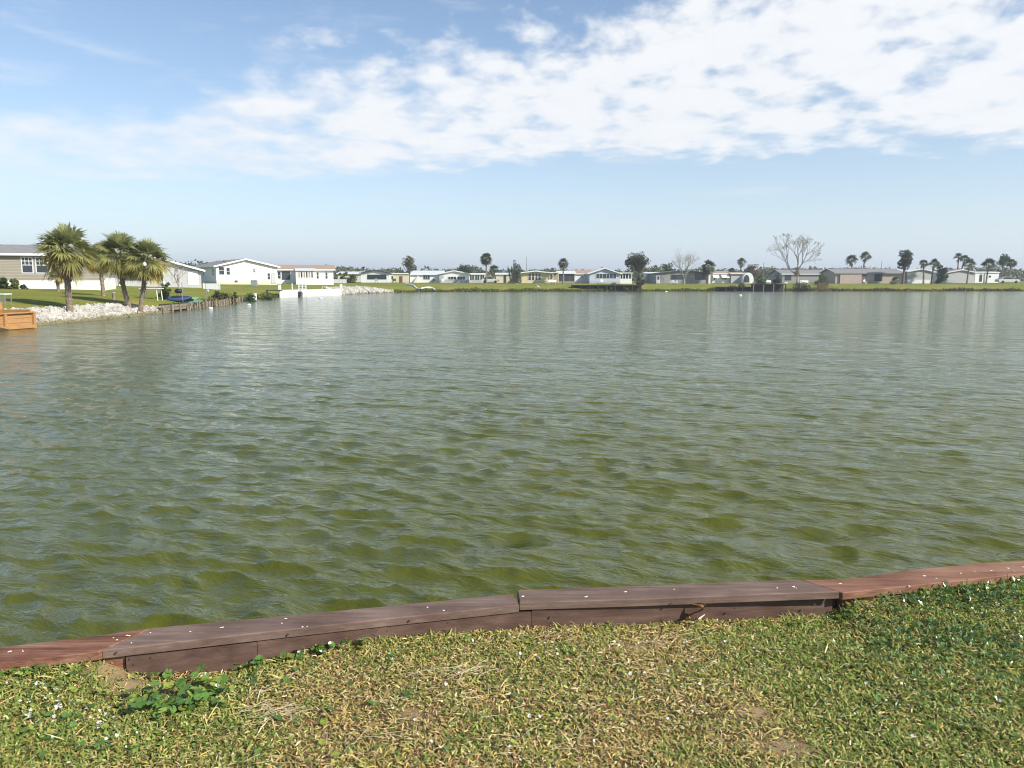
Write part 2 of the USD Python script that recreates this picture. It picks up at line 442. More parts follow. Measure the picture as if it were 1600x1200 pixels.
def plank(poly, z0, z1, c=0.004):
    """A board seen from above: straight sides, eased upper and lower edges."""
    p = sg.Polygon(poly)
    if not p.exterior.is_ccw:
        poly = poly[::-1]; p = sg.Polygon(poly)
    n = len(poly)
    pts = np.asarray(poly, float)
    e = np.roll(pts, -1, 0) - pts
    nrm = np.column_stack([e[:, 1], -e[:, 0]]); nrm /= np.linalg.norm(nrm, axis=1, keepdims=True)
    bis = nrm + np.roll(nrm, 1, 0); bis /= (1 + (nrm * np.roll(nrm, 1, 0)).sum(1))[:, None]
    inn = pts - np.clip(bis, -3, 3) * c
    zz = np.broadcast_to(np.asarray(z1, float), (n,)); lo = np.broadcast_to(np.asarray(z0, float), (n,))
    rings = [np.column_stack([inn, lo]), np.column_stack([pts, lo + c]), np.column_stack([pts, zz - c]), np.column_stack([inn, zz])]
    v = np.vstack(rings)
    f = []
    for k in range(3):
        for i in range(n):
            j = (i + 1) % n
            f += [[k * n + i, k * n + j, (k + 1) * n + j], [k * n + i, (k + 1) * n + j, (k + 1) * n + i]]
    tri = np.asarray(trimesh.creation.triangulate_polygon(sg.Polygon(inn), engine='earcut')[1])
    tv = np.asarray(trimesh.creation.triangulate_polygon(sg.Polygon(inn), engine='earcut')[0])
    idx = np.array([np.argmin(((inn - q) ** 2).sum(1)) for q in tv])
    tri = idx[tri]
    a, b_, c_ = inn[tri[:, 0]], inn[tri[:, 1]], inn[tri[:, 2]]
    s = np.cross(b_ - a, c_ - a) < 0
    tri[s] = tri[s][:, ::-1]
    f = np.vstack([f, tri + 3 * n, tri[:, ::-1]])
    return v, f


wall = thing('wooden_seawall', 'low brown painted plank seawall along the edge of the near lawn', 'seawall')
CAPS = [
    (WOOD_RED, [(-420, 1058), (-200, 1034), (0, 1011), (145, 994), (236, 981)], [(-420, 1096), (-200, 1064), (0, 1036), (154, 1018)], 0.0, 'weathered reddish cap plank'),
    (WOOD_PLUM, [(239, 980.5), (400, 966), (600, 947), (801, 927.5)], [(160, 1016), (400, 989), (600, 967), (811, 945)], 0.0, None),
    (WOOD_PLUM, [(808, 924), (1000, 917), (1247, 907)], [(812, 944), (1000, 938), (1311, 926)], 0.007, None),
    (WOOD_RUST, [(1253, 906.5), (1325, 904), (1425, 890), (1500, 882.5), (1600, 875), (1900, 852)], [(1317, 926), (1425, 915), (1525, 904), (1600, 896), (1900, 868)], 0.0, 'bowed rust brown cap plank'),
]
gdrop = np.random.default_rng(5)
DROPS = [[(16, 1018), (36, 1018), (177, 997), (183, 1000), (199, 993)], [(235, 989), (297, 987), (345, 981), (440, 974), (446, 967), (480, 979), (668, 949), (693, 954), (205, 1005)],
         [(817, 932), (977, 925), (915, 933), (1053, 921), (1214, 919), (1238, 917), (1240, 916.5)], [(1444, 900), (1463, 904), (1501, 896), (1523, 893), (1549, 892), (1575, 888), (1598, 886), (1311, 912), (1420, 916)]]
caps = []
for (mat, back, front, lift, lab), drops in zip(CAPS, DROPS):
    c = obj('cap_plank', plank(cap_poly(back, front), CAP_TOP - 0.039 + lift, CAP_TOP + lift), mat, wall, smooth=False, label=lab)
    caps.append(c)
    mb = MB()
    for px, py in drops:
        q = on_z(px, py, CAP_TOP + lift)
        k = 7
        for _ in range(gdrop.integers(1, 3)):
            a = np.linspace(0, 2 * np.pi, k, endpoint=False)
            rr = 0.0046 * gdrop.uniform(0.5, 1.2) * (1 + 0.3 * gdrop.normal(size=k).clip(-1, 1))
            cc = q[:2] + gdrop.normal(0, 0.008, 2) * (_ > 0)
            ring = np.column_stack([cc[0] + rr * np.cos(a) * 1.4, cc[1] + rr * np.sin(a), np.full(k, q[2] + 0.001)])
            v = np.vstack([ring, [[cc[0], cc[1], q[2] + 0.0035]]])
            mb.add(v, [[i, (i + 1) % k, k] for i in range(k)])
    mb.build('droppings', MARK, c)


def strip_board(pts, z0, z1, thick):
    """A board standing on edge along a polyline in plan."""
    p = np.asarray(pts, float)
    t = np.gradient(p, axis=0); t /= np.linalg.norm(t, axis=1, keepdims=True)
    nb = np.column_stack([-t[:, 1], t[:, 0]])
    q = p + nb * thick
    n = len(p)
    z0 = np.broadcast_to(z0, (n,)); z1 = np.broadcast_to(z1, (n,))
    v = np.vstack([np.column_stack([p, z0]), np.column_stack([p, z1]), np.column_stack([q, z1]), np.column_stack([q, z0])])
    f = []
    for k in range(4):
        for i in range(n - 1):
            a, b = k * n + i, ((k + 1) % 4) * n + i
            f += [[a, a + 1, b + 1], [a, b + 1, b]]
    f += [[0, n, 2 * n], [0, 2 * n, 3 * n], [n - 1, 3 * n - 1, 2 * n - 1], [n - 1, 4 * n - 1, 3 * n - 1]]
    return v, np.array(f)[:, ::-1]


def front_at(px):
    """Plan position on the wall's front line for a photo column."""
    y = np.interp(px, [-400, 0, 155, 400, 812, 1240, 1314, 1425, 1525, 1600, 1900], [1092, 1036, 1018, 990, 945, 931, 926, 915, 904, 896, 868])
    return on_z(px, y, CAP_TOP)[:2]


for pxs, set_back, top, mat in [((-390, 0, 100, 188), 0.030, CAP_TOP - 0.041, WOOD_RED), ((193, 300, 399), 0.012, CAP_TOP - 0.044, WOOD_FACE), ((399.6, 600, 830.6), 0.014, CAP_TOP - 0.042, WOOD_FACE),
                                ((831.3, 1000, 1150, 1309), np.array([0.014, 0.026, 0.042, 0.05]), CAP_TOP - 0.036, WOOD_FACE), ((1322, 1425, 1525, 1585), 0.035, CAP_TOP - 0.041, WOOD_RUST), ((1590, 1700, 1890), 0.02, CAP_TOP - 0.045, WOOD_RUST)]:
    pts = np.array([front_at(p) for p in pxs])
    pts[:, 1] += set_back
    obj('face_board', strip_board(pts, 0.2, top, 0.038), mat, wall)
# the sheet piling on the water side and piles behind the boards
pts = np.array([front_at(p) for p in (-400, 0, 400, 812, 1240, 1425, 1600, 1890)]) + [0, 0.075]
obj('back_board', strip_board(pts, -0.8, CAP_TOP - 0.05, 0.03), WOOD_PLUM, wall)
for px, dz in [(200, .05), (206, .075), (233, .055), (182, .012), (860, .07), (1150, .06), (700, .05), (1275, .055), (450, .02), (640, .018), (1050, .02), (1390, .02)]:
    q = front_at(px) + [0, 0.010 if dz > 0.045 else -0.001]
    mb = MB()
    mb.tube([[q[0], q[1] - 0.003, CAP_TOP - dz], [q[0], q[1] + 0.004, CAP_TOP - dz]], 0.0042, 8)
    mb.build('nail', NAIL, wall)

# dead curled leaf caught on the cap
dl = on_z(1093, 941, 0.655)
leafm = thing('dead_leaf', 'curled dry brown leaf caught on the front edge of the seawall', 'leaf', (dl[0], wall_y(dl[0]) - 0.012, 0.65))
DRY = look('dry_brown_leaf', (0.33, 0.17, 0.06), 0.55, color2=(0.13, 0.055, 0.02), scale=30)
PALE = look('pale_dry_leaf', (0.62, 0.55, 0.42), 0.7)


def curled(l, w, curl, twist, n=8):
    v, f = [], []
    for i in range(n + 1):
        t = i / n
        ww = w * math.sin(math.pi * (0.08 + 0.9 * t)) ** 0.7
        for s in (-1, -0.4, 0.4, 1):
            a = twist * t
            y, z = s * ww * math.cos(s * 0.9), abs(s) ** 1.6 * ww * 0.8
            v.append([l * (t - 0.5), y * math.cos(a) - z * math.sin(a), y * math.sin(a) + z * math.cos(a) - curl * (t - 0.4) ** 2])
    for i in range(n):
        for j in range(3):
            f.append([i * 4 + j, (i + 1) * 4 + j, (i + 1) * 4 + j + 1, i * 4 + j + 1])
    return np.array(v), np.array(f)


def turned(vf, R=None, o=(0, 0, 0)):
    v, f = vf
    return (v @ (np.eye(3) if R is None else R).T + np.asarray(o, float), f)


def rot(ax, ay, az):
    return trimesh.transformations.euler_matrix(ax, ay, az)[:3, :3]


obj('blade', turned(curled(0.062, 0.017, 0.3, 1.0), rot(0.9, 0.75, 0.2), (0.012, -0.004, 0.0)), DRY, leafm)
obj('torn_blade', turned(curled(0.05, 0.012, 0.35, -1.1), rot(1.2, -0.5, 0.4), (-0.05, -0.012, -0.052)), DRY, leafm)
obj('pale_tip', turned(curled(0.034, 0.007, 0.3, 0.6), rot(0.9, -1.1, 0.1), (-0.01, -0.012, -0.055)), PALE, leafm)
obj('pale_tip', turned(curled(0.036, 0.007, 0.3, 0.6), rot(0.9, 0.8, 0.2), (-0.035, -0.022, -0.072)), PALE, leafm)

# ------------------------------------------------------------------ the near lawn
def world_of(px, py, z=0.58):
    return on_z(px, py, z)[:2]


def to_px(x, y, z):
    """Photo position of points, used only to lay out the colour patches that the lawn itself has."""
    dx, dy, dz = x, y, z - EYE
    f_ = dy * math.cos(PITCH) - dz * math.sin(PITCH)
    up = dy * math.sin(PITCH) + dz * math.cos(PITCH)
    return 800 + FPX * dx / f_, 600 - FPX * up / f_


GREEN_SPOTS = [(world_of(*q), r) for q, r in [((1480, 990), .55), ((1560, 1090), .6), ((1340, 1060), .4), ((1250, 1010), .3), ((1600, 1000), .8), ((60, 1080), .28), ((150, 1110), .22), ((60, 1160), .25), ((300, 1100), .14), ((30, 1050), .3), ((420, 1030), .1), ((1450, 1170), .3), ((1800, 1050), .9), ((250, 1150), .15)]]
BROWN_SPOTS = [(world_of(*q), r) for q, r in [((620, 1150), .5), ((820, 1100), .4), ((560, 1060), .3), ((980, 1130), .3), ((1200, 1165), .16), ((700, 1180), .5), ((330, 1190), .2), ((1000, 1010), .25), ((900, 1190), .3)]]
BARE_SPOTS = [(world_of(*q), r) for q, r in [((205, 1062), .085), ((180, 1055), .07), ((300, 1062), .10), ((260, 1070), .06), ((1372, 938), .17), ((1335, 944), .10), ((1000, 1005), .05), ((1180, 1110), .05), ((1230, 1165), .08), ((640, 1110), .04)]]


def spots(x, y, S):
    out = np.zeros_like(x)
    for (c, r) in S:
        out = np.maximum(out, np.exp(-(((x - c[0]) / (1.25 * r)) ** 2 + ((y - c[1]) / (0.9 * r)) ** 2)))
    return out


def lawn_mix(x, y):
    n = meshkit.fbm(np.stack([x * 2.3, y * 2.3, 0 * x], -1), 4, 21)
    n2 = meshkit.fbm(np.stack([x * 7, y * 7, 0 * x], -1), 3, 33)
    green = np.clip(0.44 + 0.8 * spots(x, y, GREEN_SPOTS) - 0.30 * spots(x, y, BROWN_SPOTS) + 1.3 * (n - 0.5) + 1.0 * (n2 - 0.5), 0, 1)
    bare = np.clip(1.5 * spots(x, y, BARE_SPOTS) + 0.8 * (n2 - 0.55), 0, 1)
    return green, bare


xs = np.concatenate([np.linspace(-60, -3.6, 40), np.arange(-3.5, 3.51, 0.02), np.linspace(3.6, 60, 40)])
back = np.concatenate([[0.0], np.arange(0.02, 2.6, 0.02), np.geomspace(2.65, 60, 30)])
LX = np.repeat(xs[None, :], len(back), 0)
LY = wall_y(LX) + 0.035 - back[:, None]
LY[0] = wall_y(LX[0]) + 0.06
LZ = lawn_z(LX, LY)
gm, bm = lawn_mix(LX, LY)
soil = np.stack([0.17 - 0.06 * gm, 0.135 - 0.015 * gm, 0.065 - 0.028 * gm], -1)
soil = soil * (1 - bm[..., None]) + np.array([0.36, 0.27, 0.155]) * bm[..., None]
far_ = np.clip((np.abs(LX) - 3.5) / 2, 0, 1)[..., None]
soil = soil * (1 - far_) + np.array([0.10, 0.11, 0.035]) * far_
nr, nt = LX.shape
ii, jj = np.meshgrid(np.arange(nr - 1), np.arange(nt - 1), indexing='ij')
q = np.stack([ii * nt + jj, (ii + 1) * nt + jj, (ii + 1) * nt + jj + 1, ii * nt + jj + 1], -1).reshape(-1, 4)
obj('lawn', (np.stack([LX, LY, LZ], -1).reshape(-1, 3), q), SOIL, smooth=True, kind='structure', color=soil.reshape(-1, 3))


def scatter(n, seed, x0=-3.0, x1=3.3, b0=-0.01, b1=1.75):
    g = np.random.default_rng(seed)
    x = g.uniform(x0, x1, n)
    y = wall_y(x) + 0.02 - g.uniform(b0, b1, n)
    # stay near what the photograph shows
    px, py = to_px(x, y, lawn_z(x, y))
    k = (px > -130) & (px < 1760) & (py < 1330)
    return x[k], y[k], g


def blades(n, seed, dead):
    x, y, g = scatter(n, seed)
    green, bare = lawn_mix(x, y)
    keep = g.uniform(size=len(x)) < (np.clip(1.15 - green, 0.42, 1) if dead else np.clip(0.40 + 0.8 * green, 0, 1)) * (1 - 0.88 * bare)
    x, y, green = x[keep], y[keep], green[keep]
    m = len(x)
    z = lawn_z(x, y)
    az = g.uniform(0, 2 * np.pi, m)
    if dead:
        L = g.uniform(0.008, 0.030, m) * np.where(g.uniform(size=m) < 0.03, 2.6, 1)
        tilt = np.radians(g.normal(78, 14, m).clip(30, 93))
        wd = np.where(g.uniform(size=m) < .55, g.uniform(0.0015, 0.0034, m), g.uniform(0.0009, 0.002, m))
        base = np.array([[0.45, 0.32, 0.14], [0.34, 0.20, 0.085], [0.56, 0.45, 0.26], [0.23, 0.125, 0.055], [0.42, 0.34, 0.10]])
        col = base[g.choice(5, m, p=[.28, .22, .15, .13, .22])] * g.uniform(0.95, 1.6, (m, 1))
        z = z + g.uniform(0.0, 0.014, m)
    else:
        L = g.uniform(0.010, 0.028, m) * (0.85 + 0.4 * green)
        rim = np.exp(-((wall_y(x) - y) / 0.05).clip(0) ** 2) * (meshkit.noise(np.stack([x * 9, 0 * x, 0 * x], -1), 4) > .45)
        L = L * (1 + 1.1 * rim)
        tilt = np.radians(g.normal(54, 20, m).clip(3, 88))
        wd = g.uniform(0.0015, 0.0042, m)
        base = np.array([[0.20, 0.265, 0.06], [0.27, 0.315, 0.075], [0.36, 0.345, 0.09], [0.15, 0.21, 0.05], [0.45, 0.39, 0.14]])
        pg = np.array([.30, .32, .19, .13, .06]); pb = np.array([.10, .20, .36, .06, .28])
        pr = green[:, None] * pg + (1 - green[:, None]) * pb
        cum = pr.cumsum(1)
        idx = (g.uniform(size=(m, 1)) > cum).sum(1).clip(0, 4)
        col = np.minimum(base[idx] * g.uniform(1.0, 1.7, (m, 1)), .7)
    d = np.column_stack([np.cos(az) * np.sin(tilt), np.sin(az) * np.sin(tilt), np.cos(tilt)])
    s = np.column_stack([-np.sin(az), np.cos(az), 0 * az])
    s = s * np.cos(0.6) + np.cross(d, s) * np.sin(g.uniform(-1, 1, (m, 1))) * 0.7
    o = np.column_stack([x, y, z - 0.001])
    bend = np.column_stack([np.cos(az), np.sin(az), -1.0 + 0 * az]) * (L * g.uniform(0.0, 0.4, m))[:, None]
    mid = o + d * (0.55 * L)[:, None]
    tip = o + d * L[:, None] + bend * 0.6
    lo = lawn_z(tip[:, 0], tip[:, 1]) + 0.0015
    tip[:, 2] = np.maximum(tip[:, 2], lo)
    w = (wd)[:, None]
    V = np.stack([o - s * w * 0.7, o + s * w * 0.7, mid - s * w, mid + s * w, tip], 1).reshape(-1, 3)
    F = (np.arange(m)[:, None, None] * 5 + np.array([[0, 1, 3], [0, 3, 2], [2, 3, 4]])[None]).reshape(-1, 3)
    return (V, F), np.repeat(col, 5, 0)


for nm, n, seed, dead, mat, lab, cat in [('lawn_grass', 190000, 41, False, BLADE, 'short green and yellow grass blades of the near lawn', 'grass'),
                                        ('dry_thatch', 150000, 42, True, DEAD, 'dry tan clippings and straw matted between the near grass', 'dry grass')]:
    me, col = blades(n, seed, dead)
    tag(obj(nm, me, mat, color=col), lab, cat, kind='stuff')


def round_leaf(r, g, cup=0.25, notch=0.3, k=11):
    a = np.linspace(notch, 2 * np.pi - notch, k)
    rr = r * (1 + 0.06 * np.cos(5 * a))
    ring = np.column_stack([rr * np.cos(a), rr * np.sin(a), cup * r * (0.5 + 0.3 * np.sin(3 * a + g.uniform(0, 6)))])
    v = np.vstack([[[0, 0, 0]], ring])
    f = [[0, i, i + 1] for i in range(1, k)]
    return v, np.array(f)


def dollarweed(name, label, spots_px, seed, rmin=0.013, rmax=0.023, hmax=0.06, group=None, shiny=False):
    g = np.random.default_rng(seed)
    t = thing(name, label, 'weed', group=group)
    for cx, cy, sx, sy, n in spots_px:
        for _ in range(n):
            px, py = cx + g.normal(0, sx), cy + g.normal(0, sy)
            q = on_z(px, py, 0.575)
            if q[1] > wall_y(q[0]) - 0.012:
                q[1] = wall_y(q[0]) - 0.012 - g.uniform(0, 0.05)
            z = float(lawn_z(q[0], q[1]))
            r = g.uniform(rmin, rmax)
            h = g.uniform(0.012, hmax)
            R = rot(g.normal(0, 0.35), g.normal(0, 0.35), g.uniform(0, 6.28))
            v, f = round_leaf(r, g)
            v = v @ R.T + [q[0], q[1], z + h]
            mb = MB(); mb.add(v, f)
            mb.tube([[q[0], q[1], z - 0.003], [q[0] + g.normal(0, .003), q[1] + g.normal(0, .003), z + h - 0.001]], 0.0009, 3, cap=False)
            base = np.array([0.105, 0.20, 0.04]) if g.uniform() < 0.75 else np.array([0.24, 0.30, 0.05])
            col = np.repeat((base * g.uniform(0.7, 1.35))[None], sum(len(x) for x in mb.v), 0)
            mb.build('leaf', ROUND_LEAF, t, color=col)


dollarweed('dollarweed_clump', 'dense clump of round green leaves in the bare hollow by the left seawall plank', [(300, 1088, 26, 14, 60), (255, 1108, 26, 10, 26), (330, 1062, 12, 6, 8), (255, 1052, 8, 4, 5), (235, 1095, 18, 10, 12)], 61)
dollarweed('dollarweed_clump', 'row of round weed leaves against the foot of the second cap plank from the left', [(405, 1027, 12, 4, 12), (470, 1016, 14, 4, 10), (510, 1008, 10, 4, 10), (562, 1001, 14, 3, 8)], 62, 0.011, 0.02, 0.045)
dollarweed('dollarweed_clump', 'lone round weed leaves dotted over the dry middle of the lawn', [(600, 1070, 110, 30, 16), (570, 1150, 120, 26, 18), (880, 1110, 130, 40, 12), (420, 1090, 50, 30, 14), (640, 1085, 4, 3, 3), (1272, 986, 3, 2, 2), (1235, 975, 8, 3, 4), (1310, 962, 10, 4, 7)], 63, 0.008, 0.017, 0.026)
dollarweed('dollarweed_clump', 'scattered round green leaves among white flowers in the lower left corner of the lawn', [(60, 1070, 40, 14, 24), (110, 1110, 60, 24, 26), (160, 1175, 60, 14, 12), (40, 1150, 40, 20, 14)], 64, 0.008, 0.017, 0.03)


def broad_leaves(n, seed):
    """Shiny lance leaves of the weed patch at the right."""
    g = np.random.default_rng(seed)
    mb, cols = MB(), []
    cs = [(1480, 945, 70, 14), (1560, 930, 60, 12), (1480, 1000, 70, 22), (1400, 935, 40, 5), (1560, 1010, 60, 30), (1500, 1070, 80, 40), (1380, 1010, 50, 20)]
    for _ in range(n):
        cx, cy, sx, sy = cs[g.choice(len(cs), p=[.24, .22, .2, .12, .12, .06, .04])]
        q = on_z(cx + g.normal(0, sx), cy + g.normal(0, sy), 0.6)
        if q[1] > wall_y(q[0]) - 0.015:
            continue
        z = float(lawn_z(q[0], q[1]))
        L, W = g.uniform(0.016, 0.038), g.uniform(0.006, 0.012)
        v = np.array([[0, 0, 0], [L * .5, -W, .002], [L, 0, 0], [L * .5, W, .002], [L * .5, 0, -.001]])
        v = v @ rot(g.normal(0.1, .4), g.normal(-0.35, .35), g.uniform(0, 6.28)).T + [q[0], q[1], z + g.uniform(0.008, 0.035)]
        mb.add(v, [[0, 1, 4], [1, 2, 4], [2, 3, 4], [3, 0, 4]])
        cols.append(np.repeat((np.array([0.10, 0.17, 0.045]) * g.uniform(0.7, 1.5))[None], 5, 0))
    return mb.mesh(), np.vstack(cols)


def small_leaves(n, seed):
    x, y, g = scatter(n, seed)
    green, bare = lawn_mix(x, y)
    k = g.uniform(size=len(x)) < (.25 + .75 * green) * (1 - .8 * bare)
    x, y = x[k], y[k]; m = len(x)
    z = lawn_z(x, y) + g.uniform(.004, .022, m)
    a = g.normal(size=(m, 3)) * [1, 1, .35]; a /= np.linalg.norm(a, axis=1, keepdims=True)
    nrm = np.column_stack([g.normal(0, .45, m), g.normal(0, .45, m), np.ones(m)])
    b = np.cross(nrm, a); b /= np.linalg.norm(b, axis=1, keepdims=True)
    L = g.uniform(.003, .0085, (m, 1)); W = L * g.uniform(.5, .85, (m, 1))
    o = np.column_stack([x, y, z])
    V = np.stack([o - a * L, o - a * L * .3 + b * W, o + a * L * .55 + b * W * .8, o + a * L, o + a * L * .55 - b * W * .8, o - a * L * .3 - b * W], 1).reshape(-1, 3)
    F = (np.arange(m)[:, None, None] * 6 + np.array([[0, 2, 1], [0, 3, 2], [0, 4, 3], [0, 5, 4]])[None]).reshape(-1, 3)
    base = np.array([[0.19, 0.28, 0.06], [0.28, 0.33, 0.07], [0.14, 0.22, 0.05], [0.42, 0.38, 0.10]])
    col = base[g.choice(4, m, p=[.4, .27, .2, .13])] * g.uniform(.8, 1.45, (m, 1))
    return (V, F), np.repeat(col, 6, 0)


sl, sc_ = small_leaves(42000, 72)
tag(obj('clover_leaves', sl, BLADE, color=sc_), 'tiny light green clover like leaves mixed through the near grass', 'clover', kind='stuff')
bl, bc = broad_leaves(1500, 71)
tag(obj('broadleaf_weed', bl, ROUND_LEAF, color=bc), 'glossy small leaved weeds spread over the green right side of the lawn', 'weeds', kind='stuff')


def flowers(seed):
    g = np.random.default_rng(seed)
    mb = MB()
    cs = [(118, 1112, 40, 12, 50), (75, 1085, 30, 10, 24), (50, 1140, 50, 25, 12), (170, 1150, 40, 25, 9), (520, 1015, 60, 10, 16), (640, 1050, 120, 35, 26), (860, 1000, 120, 14, 26), (1150, 1010, 60, 20, 12), (1000, 1060, 120, 40, 22), (800, 1130, 250, 50, 30), (1500, 1000, 80, 40, 30), (1450, 1100, 120, 50, 18), (1560, 955, 40, 15, 14)]
    for cx, cy, sx, sy, n in cs:
        for _ in range(n):
            q = on_z(cx + g.normal(0, sx), cy + g.normal(0, sy), 0.59)
            if q[1] > wall_y(q[0]) - 0.02:
                continue
            z = float(lawn_z(q[0], q[1])) + g.uniform(0.012, 0.03)
            r = g.uniform(0.004, 0.008)
            R = rot(g.normal(0, .4), g.normal(0, .4), g.uniform(0, 6))
            for k in range(5):
                a = k * 1.2566
                c, s_ = math.cos(a), math.sin(a)
                v = np.array([[0, 0, 0], [r * (c - .45 * s_) * .7, r * (s_ + .45 * c) * .7, r * .2], [r * c, r * s_, r * .25], [r * (c + .45 * s_) * .7, r * (s_ - .45 * c) * .7, r * .2]])
                mb.add(v @ R.T + [q[0], q[1], z], [[0, 2, 1], [0, 3, 2]])
    return mb


tag(flowers(81).build('lawn_flowers', PETAL), 'tiny white five petalled flowers sprinkled through the near lawn', 'flowers', kind='stuff')


def straw(seed):
    g = np.random.default_rng(seed)
    mb = MB()
    cs = [(420, 1110, 30, 12, 45, 0.10), (720, 1045, 60, 6, 26, 0.12), (560, 1150, 60, 6, 6, 0.12), (1030, 985, 20, 8, 14, .08), (1250, 955, 25, 8, 14, .1), (900, 1120, 300, 60, 90, 0.07), (1080, 1030, 100, 30, 30, .07), (450, 1190, 60, 8, 6, .12), (850, 985, 60, 3, 12, .07), (1340, 945, 40, 6, 30, .06)]
    for cx, cy, sx, sy, n, L in cs:
        for _ in range(n):
            q = on_z(cx + g.normal(0, sx), cy + g.normal(0, sy), 0.59)
            if q[1] > wall_y(q[0]) - 0.03:
                continue
            a = g.normal(0.45, 0.5) if g.uniform() < 0.7 else g.uniform(0, 3.14)
            l = L * g.uniform(0.4, 1.1)
            t = np.linspace(-.5, .5, 5)
            x = q[0] + l * t * math.cos(a); y = np.minimum(q[1] + l * t * math.sin(a) + l * g.normal(0, .12) * (t ** 2), wall_y(x) - 0.01)
            z = lawn_z(x, y) + 0.012 + g.uniform(0, .012) + l * 0.12 * (0.25 - t ** 2)
            mb.tube(np.column_stack([x, y, z]), g.uniform(0.0007, 0.0014), 4, cap=False)
    return mb


tag(straw(91).build('straw_stems', look('straw_stem', (0.55, 0.45, 0.28), 0.7, 0.35, 60)), 'loose pale straw stems lying on the near lawn', 'straw', kind='stuff')


# ------------------------------------------------------------------ the land round the lake
LC = np.array([35.0, 85.0])
SHORE = [on_z(*q, 0.0)[:2] for q in [(57, 508), (120, 503), (200, 495), (260, 488), (285, 485), (340, 478), (380, 471), (437, 465), (530, 461), (610, 457.6), (660, 456.2), (760, 455.7), (900, 455.4), (1100, 455), (1350, 455), (1600, 455)]]
SHORE = np.array(list(SHORE) + [(140, 170), (170, 150), (172, 110), (150, 60), (100, 22), (60, 7), (40, 2.5), (15, 0), (0, -1), (-12, -0.5), (-20.5, 4), (-21.2, 12), (-21.4, 22), (-21.7, 32.3)])
_a = np.arctan2(SHORE[:, 0] - LC[0], SHORE[:, 1] - LC[1])
_o = np.argsort(_a)
_sa, _sr = _a[_o], np.hypot(*(SHORE - LC).T)[_o]


def shore_r(a):
    return np.interp(a, _sa, _sr, period=2 * np.pi)


PROF_O = [-8, -1.5, 0, 0.5, 1.5, 3, 6, 12, 20, 30, 60, 150, 4000]
PROF_Z = [-2.2, -0.5, -0.03, 0.22, 0.48, 0.82, 1.12, 1.4, 1.62, 1.74, 1.92, 1.98, 2.0]


def side_scale(x, y):
    near = np.clip((26 - y) / 20, 0, 1) * np.ones_like(x)
    far = np.clip((y - 80) / 70, 0, 1)
    return (1 + 0.09 * far) * (1 - near) + 0.26 * near


def ground_z(x, y):
    x, y = np.asarray(x, float), np.asarray(y, float)
    a = np.arctan2(x - LC[0], y - LC[1])
    off = np.hypot(x - LC[0], y - LC[1]) - shore_r(a)
    z = np.interp(off, PROF_O, PROF_Z)
    sc = side_scale(x, y)
    z = np.where(z > 0, z * np.minimum(sc, 1 + (sc - 1) * np.clip(1 - (off - 40) / 100, 0, 1)), z)
    return z + 0.05 * (meshkit.fbm(np.stack([x * 0.25, y * 0.25, 0 * x], -1), 3, 2) - 0.5) * np.clip(off / 3, 0, 1) * np.clip(y / 20 - 0.5, 0, 1)


ang = np.linspace(-np.pi, np.pi, 1801)[:-1]
offs = np.array([-8, -3, -1, -0.3, 0, 0.25, 0.6, 1, 1.5, 2.2, 3, 4.5, 6, 8, 10, 12, 15, 18, 22, 27, 33, 45, 65, 100, 160, 400, 1500, 4000.0])
wob = 0.35 * (meshkit.fbm(np.stack([np.sin(ang) * 30, np.cos(ang) * 30, 0 * ang], -1), 4, 8) - 0.5) * 2
RR = shore_r(ang)[None, :] + offs[:, None] + wob[None, :] * np.exp(-np.abs(offs) / 4)[:, None]
GX, GY = LC[0] + RR * np.sin(ang), LC[1] + RR * np.cos(ang)
GZ = ground_z(GX, GY)
no, na = GX.shape
ii, jj = np.meshgrid(np.arange(no - 1), np.arange(na), indexing='ij')
j2 = (jj + 1) % na
q = np.stack([ii * na + jj, ii * na + j2, (ii + 1) * na + j2, (ii + 1) * na + jj], -1).reshape(-1, 4)[:, ::-1]
vv = np.stack([GX, GY, GZ], -1).reshape(-1, 3)
e1, e2 = vv[q[0, 1]] - vv[q[0, 0]], vv[q[0, 2]] - vv[q[0, 0]]
if np.cross(e1, e2)[2] < 0:
    q = q[:, ::-1]
GROUND = usdkit.material(stage, '/World/Looks/shore_turf', {
    'g': ('geometry', {}), 'n': ('noise_texture', {'scale': 0.16, 'detail': 6, 'roughness': 0.65}), 'n2': ('noise_texture', {'scale': 6, 'detail': 5, 'roughness': 0.7}),
    'r': ('rgb_ramp', {'ramp': [(0.3, (0.15, 0.195, 0.028)), (0.5, (0.205, 0.215, 0.042)), (0.7, (0.29, 0.245, 0.075))]}),
    'r2': ('rgb_ramp', {'ramp': [(0.3, (0.65, 0.7, 0.6)), (0.7, (1.2, 1.15, 1.1))]}), 'mx': ('mix', {'mix_type': 'multiply', 'fac': 1.0}),
    'sp': ('separate_xyz', {}), 'wet': ('map_range', {'from_min': 0.08, 'from_max': 0.3, 'to_min': 0, 'to_max': 1, 'clamp': True}),
    'm2': ('mix', {'mix_type': 'mix', 'color1': (0.075, 0.06, 0.03)}), 'b': ('bump', {'strength': 1.0, 'distance': 0.06}),
    'p': ('principled_bsdf', {'roughness': 0.95, 'specular_ior_level': 0.1})},
    [('g.position', 'n.vector'), ('g.position', 'n2.vector'), ('n.fac', 'r.fac'), ('n2.fac', 'r2.fac'), ('r.color', 'mx.color1'), ('r2.color', 'mx.color2'), ('g.position', 'sp.vector'),
     ('sp.z', 'wet.value'), ('wet.result', 'm2.fac'), ('mx.color', 'm2.color2'), ('m2.color', 'p.base_color'), ('n2.fac', 'b.height'), ('b.normal', 'p.normal')], surface='p.BSDF')
obj('ground', (vv, q), GROUND, smooth=True, kind='structure')


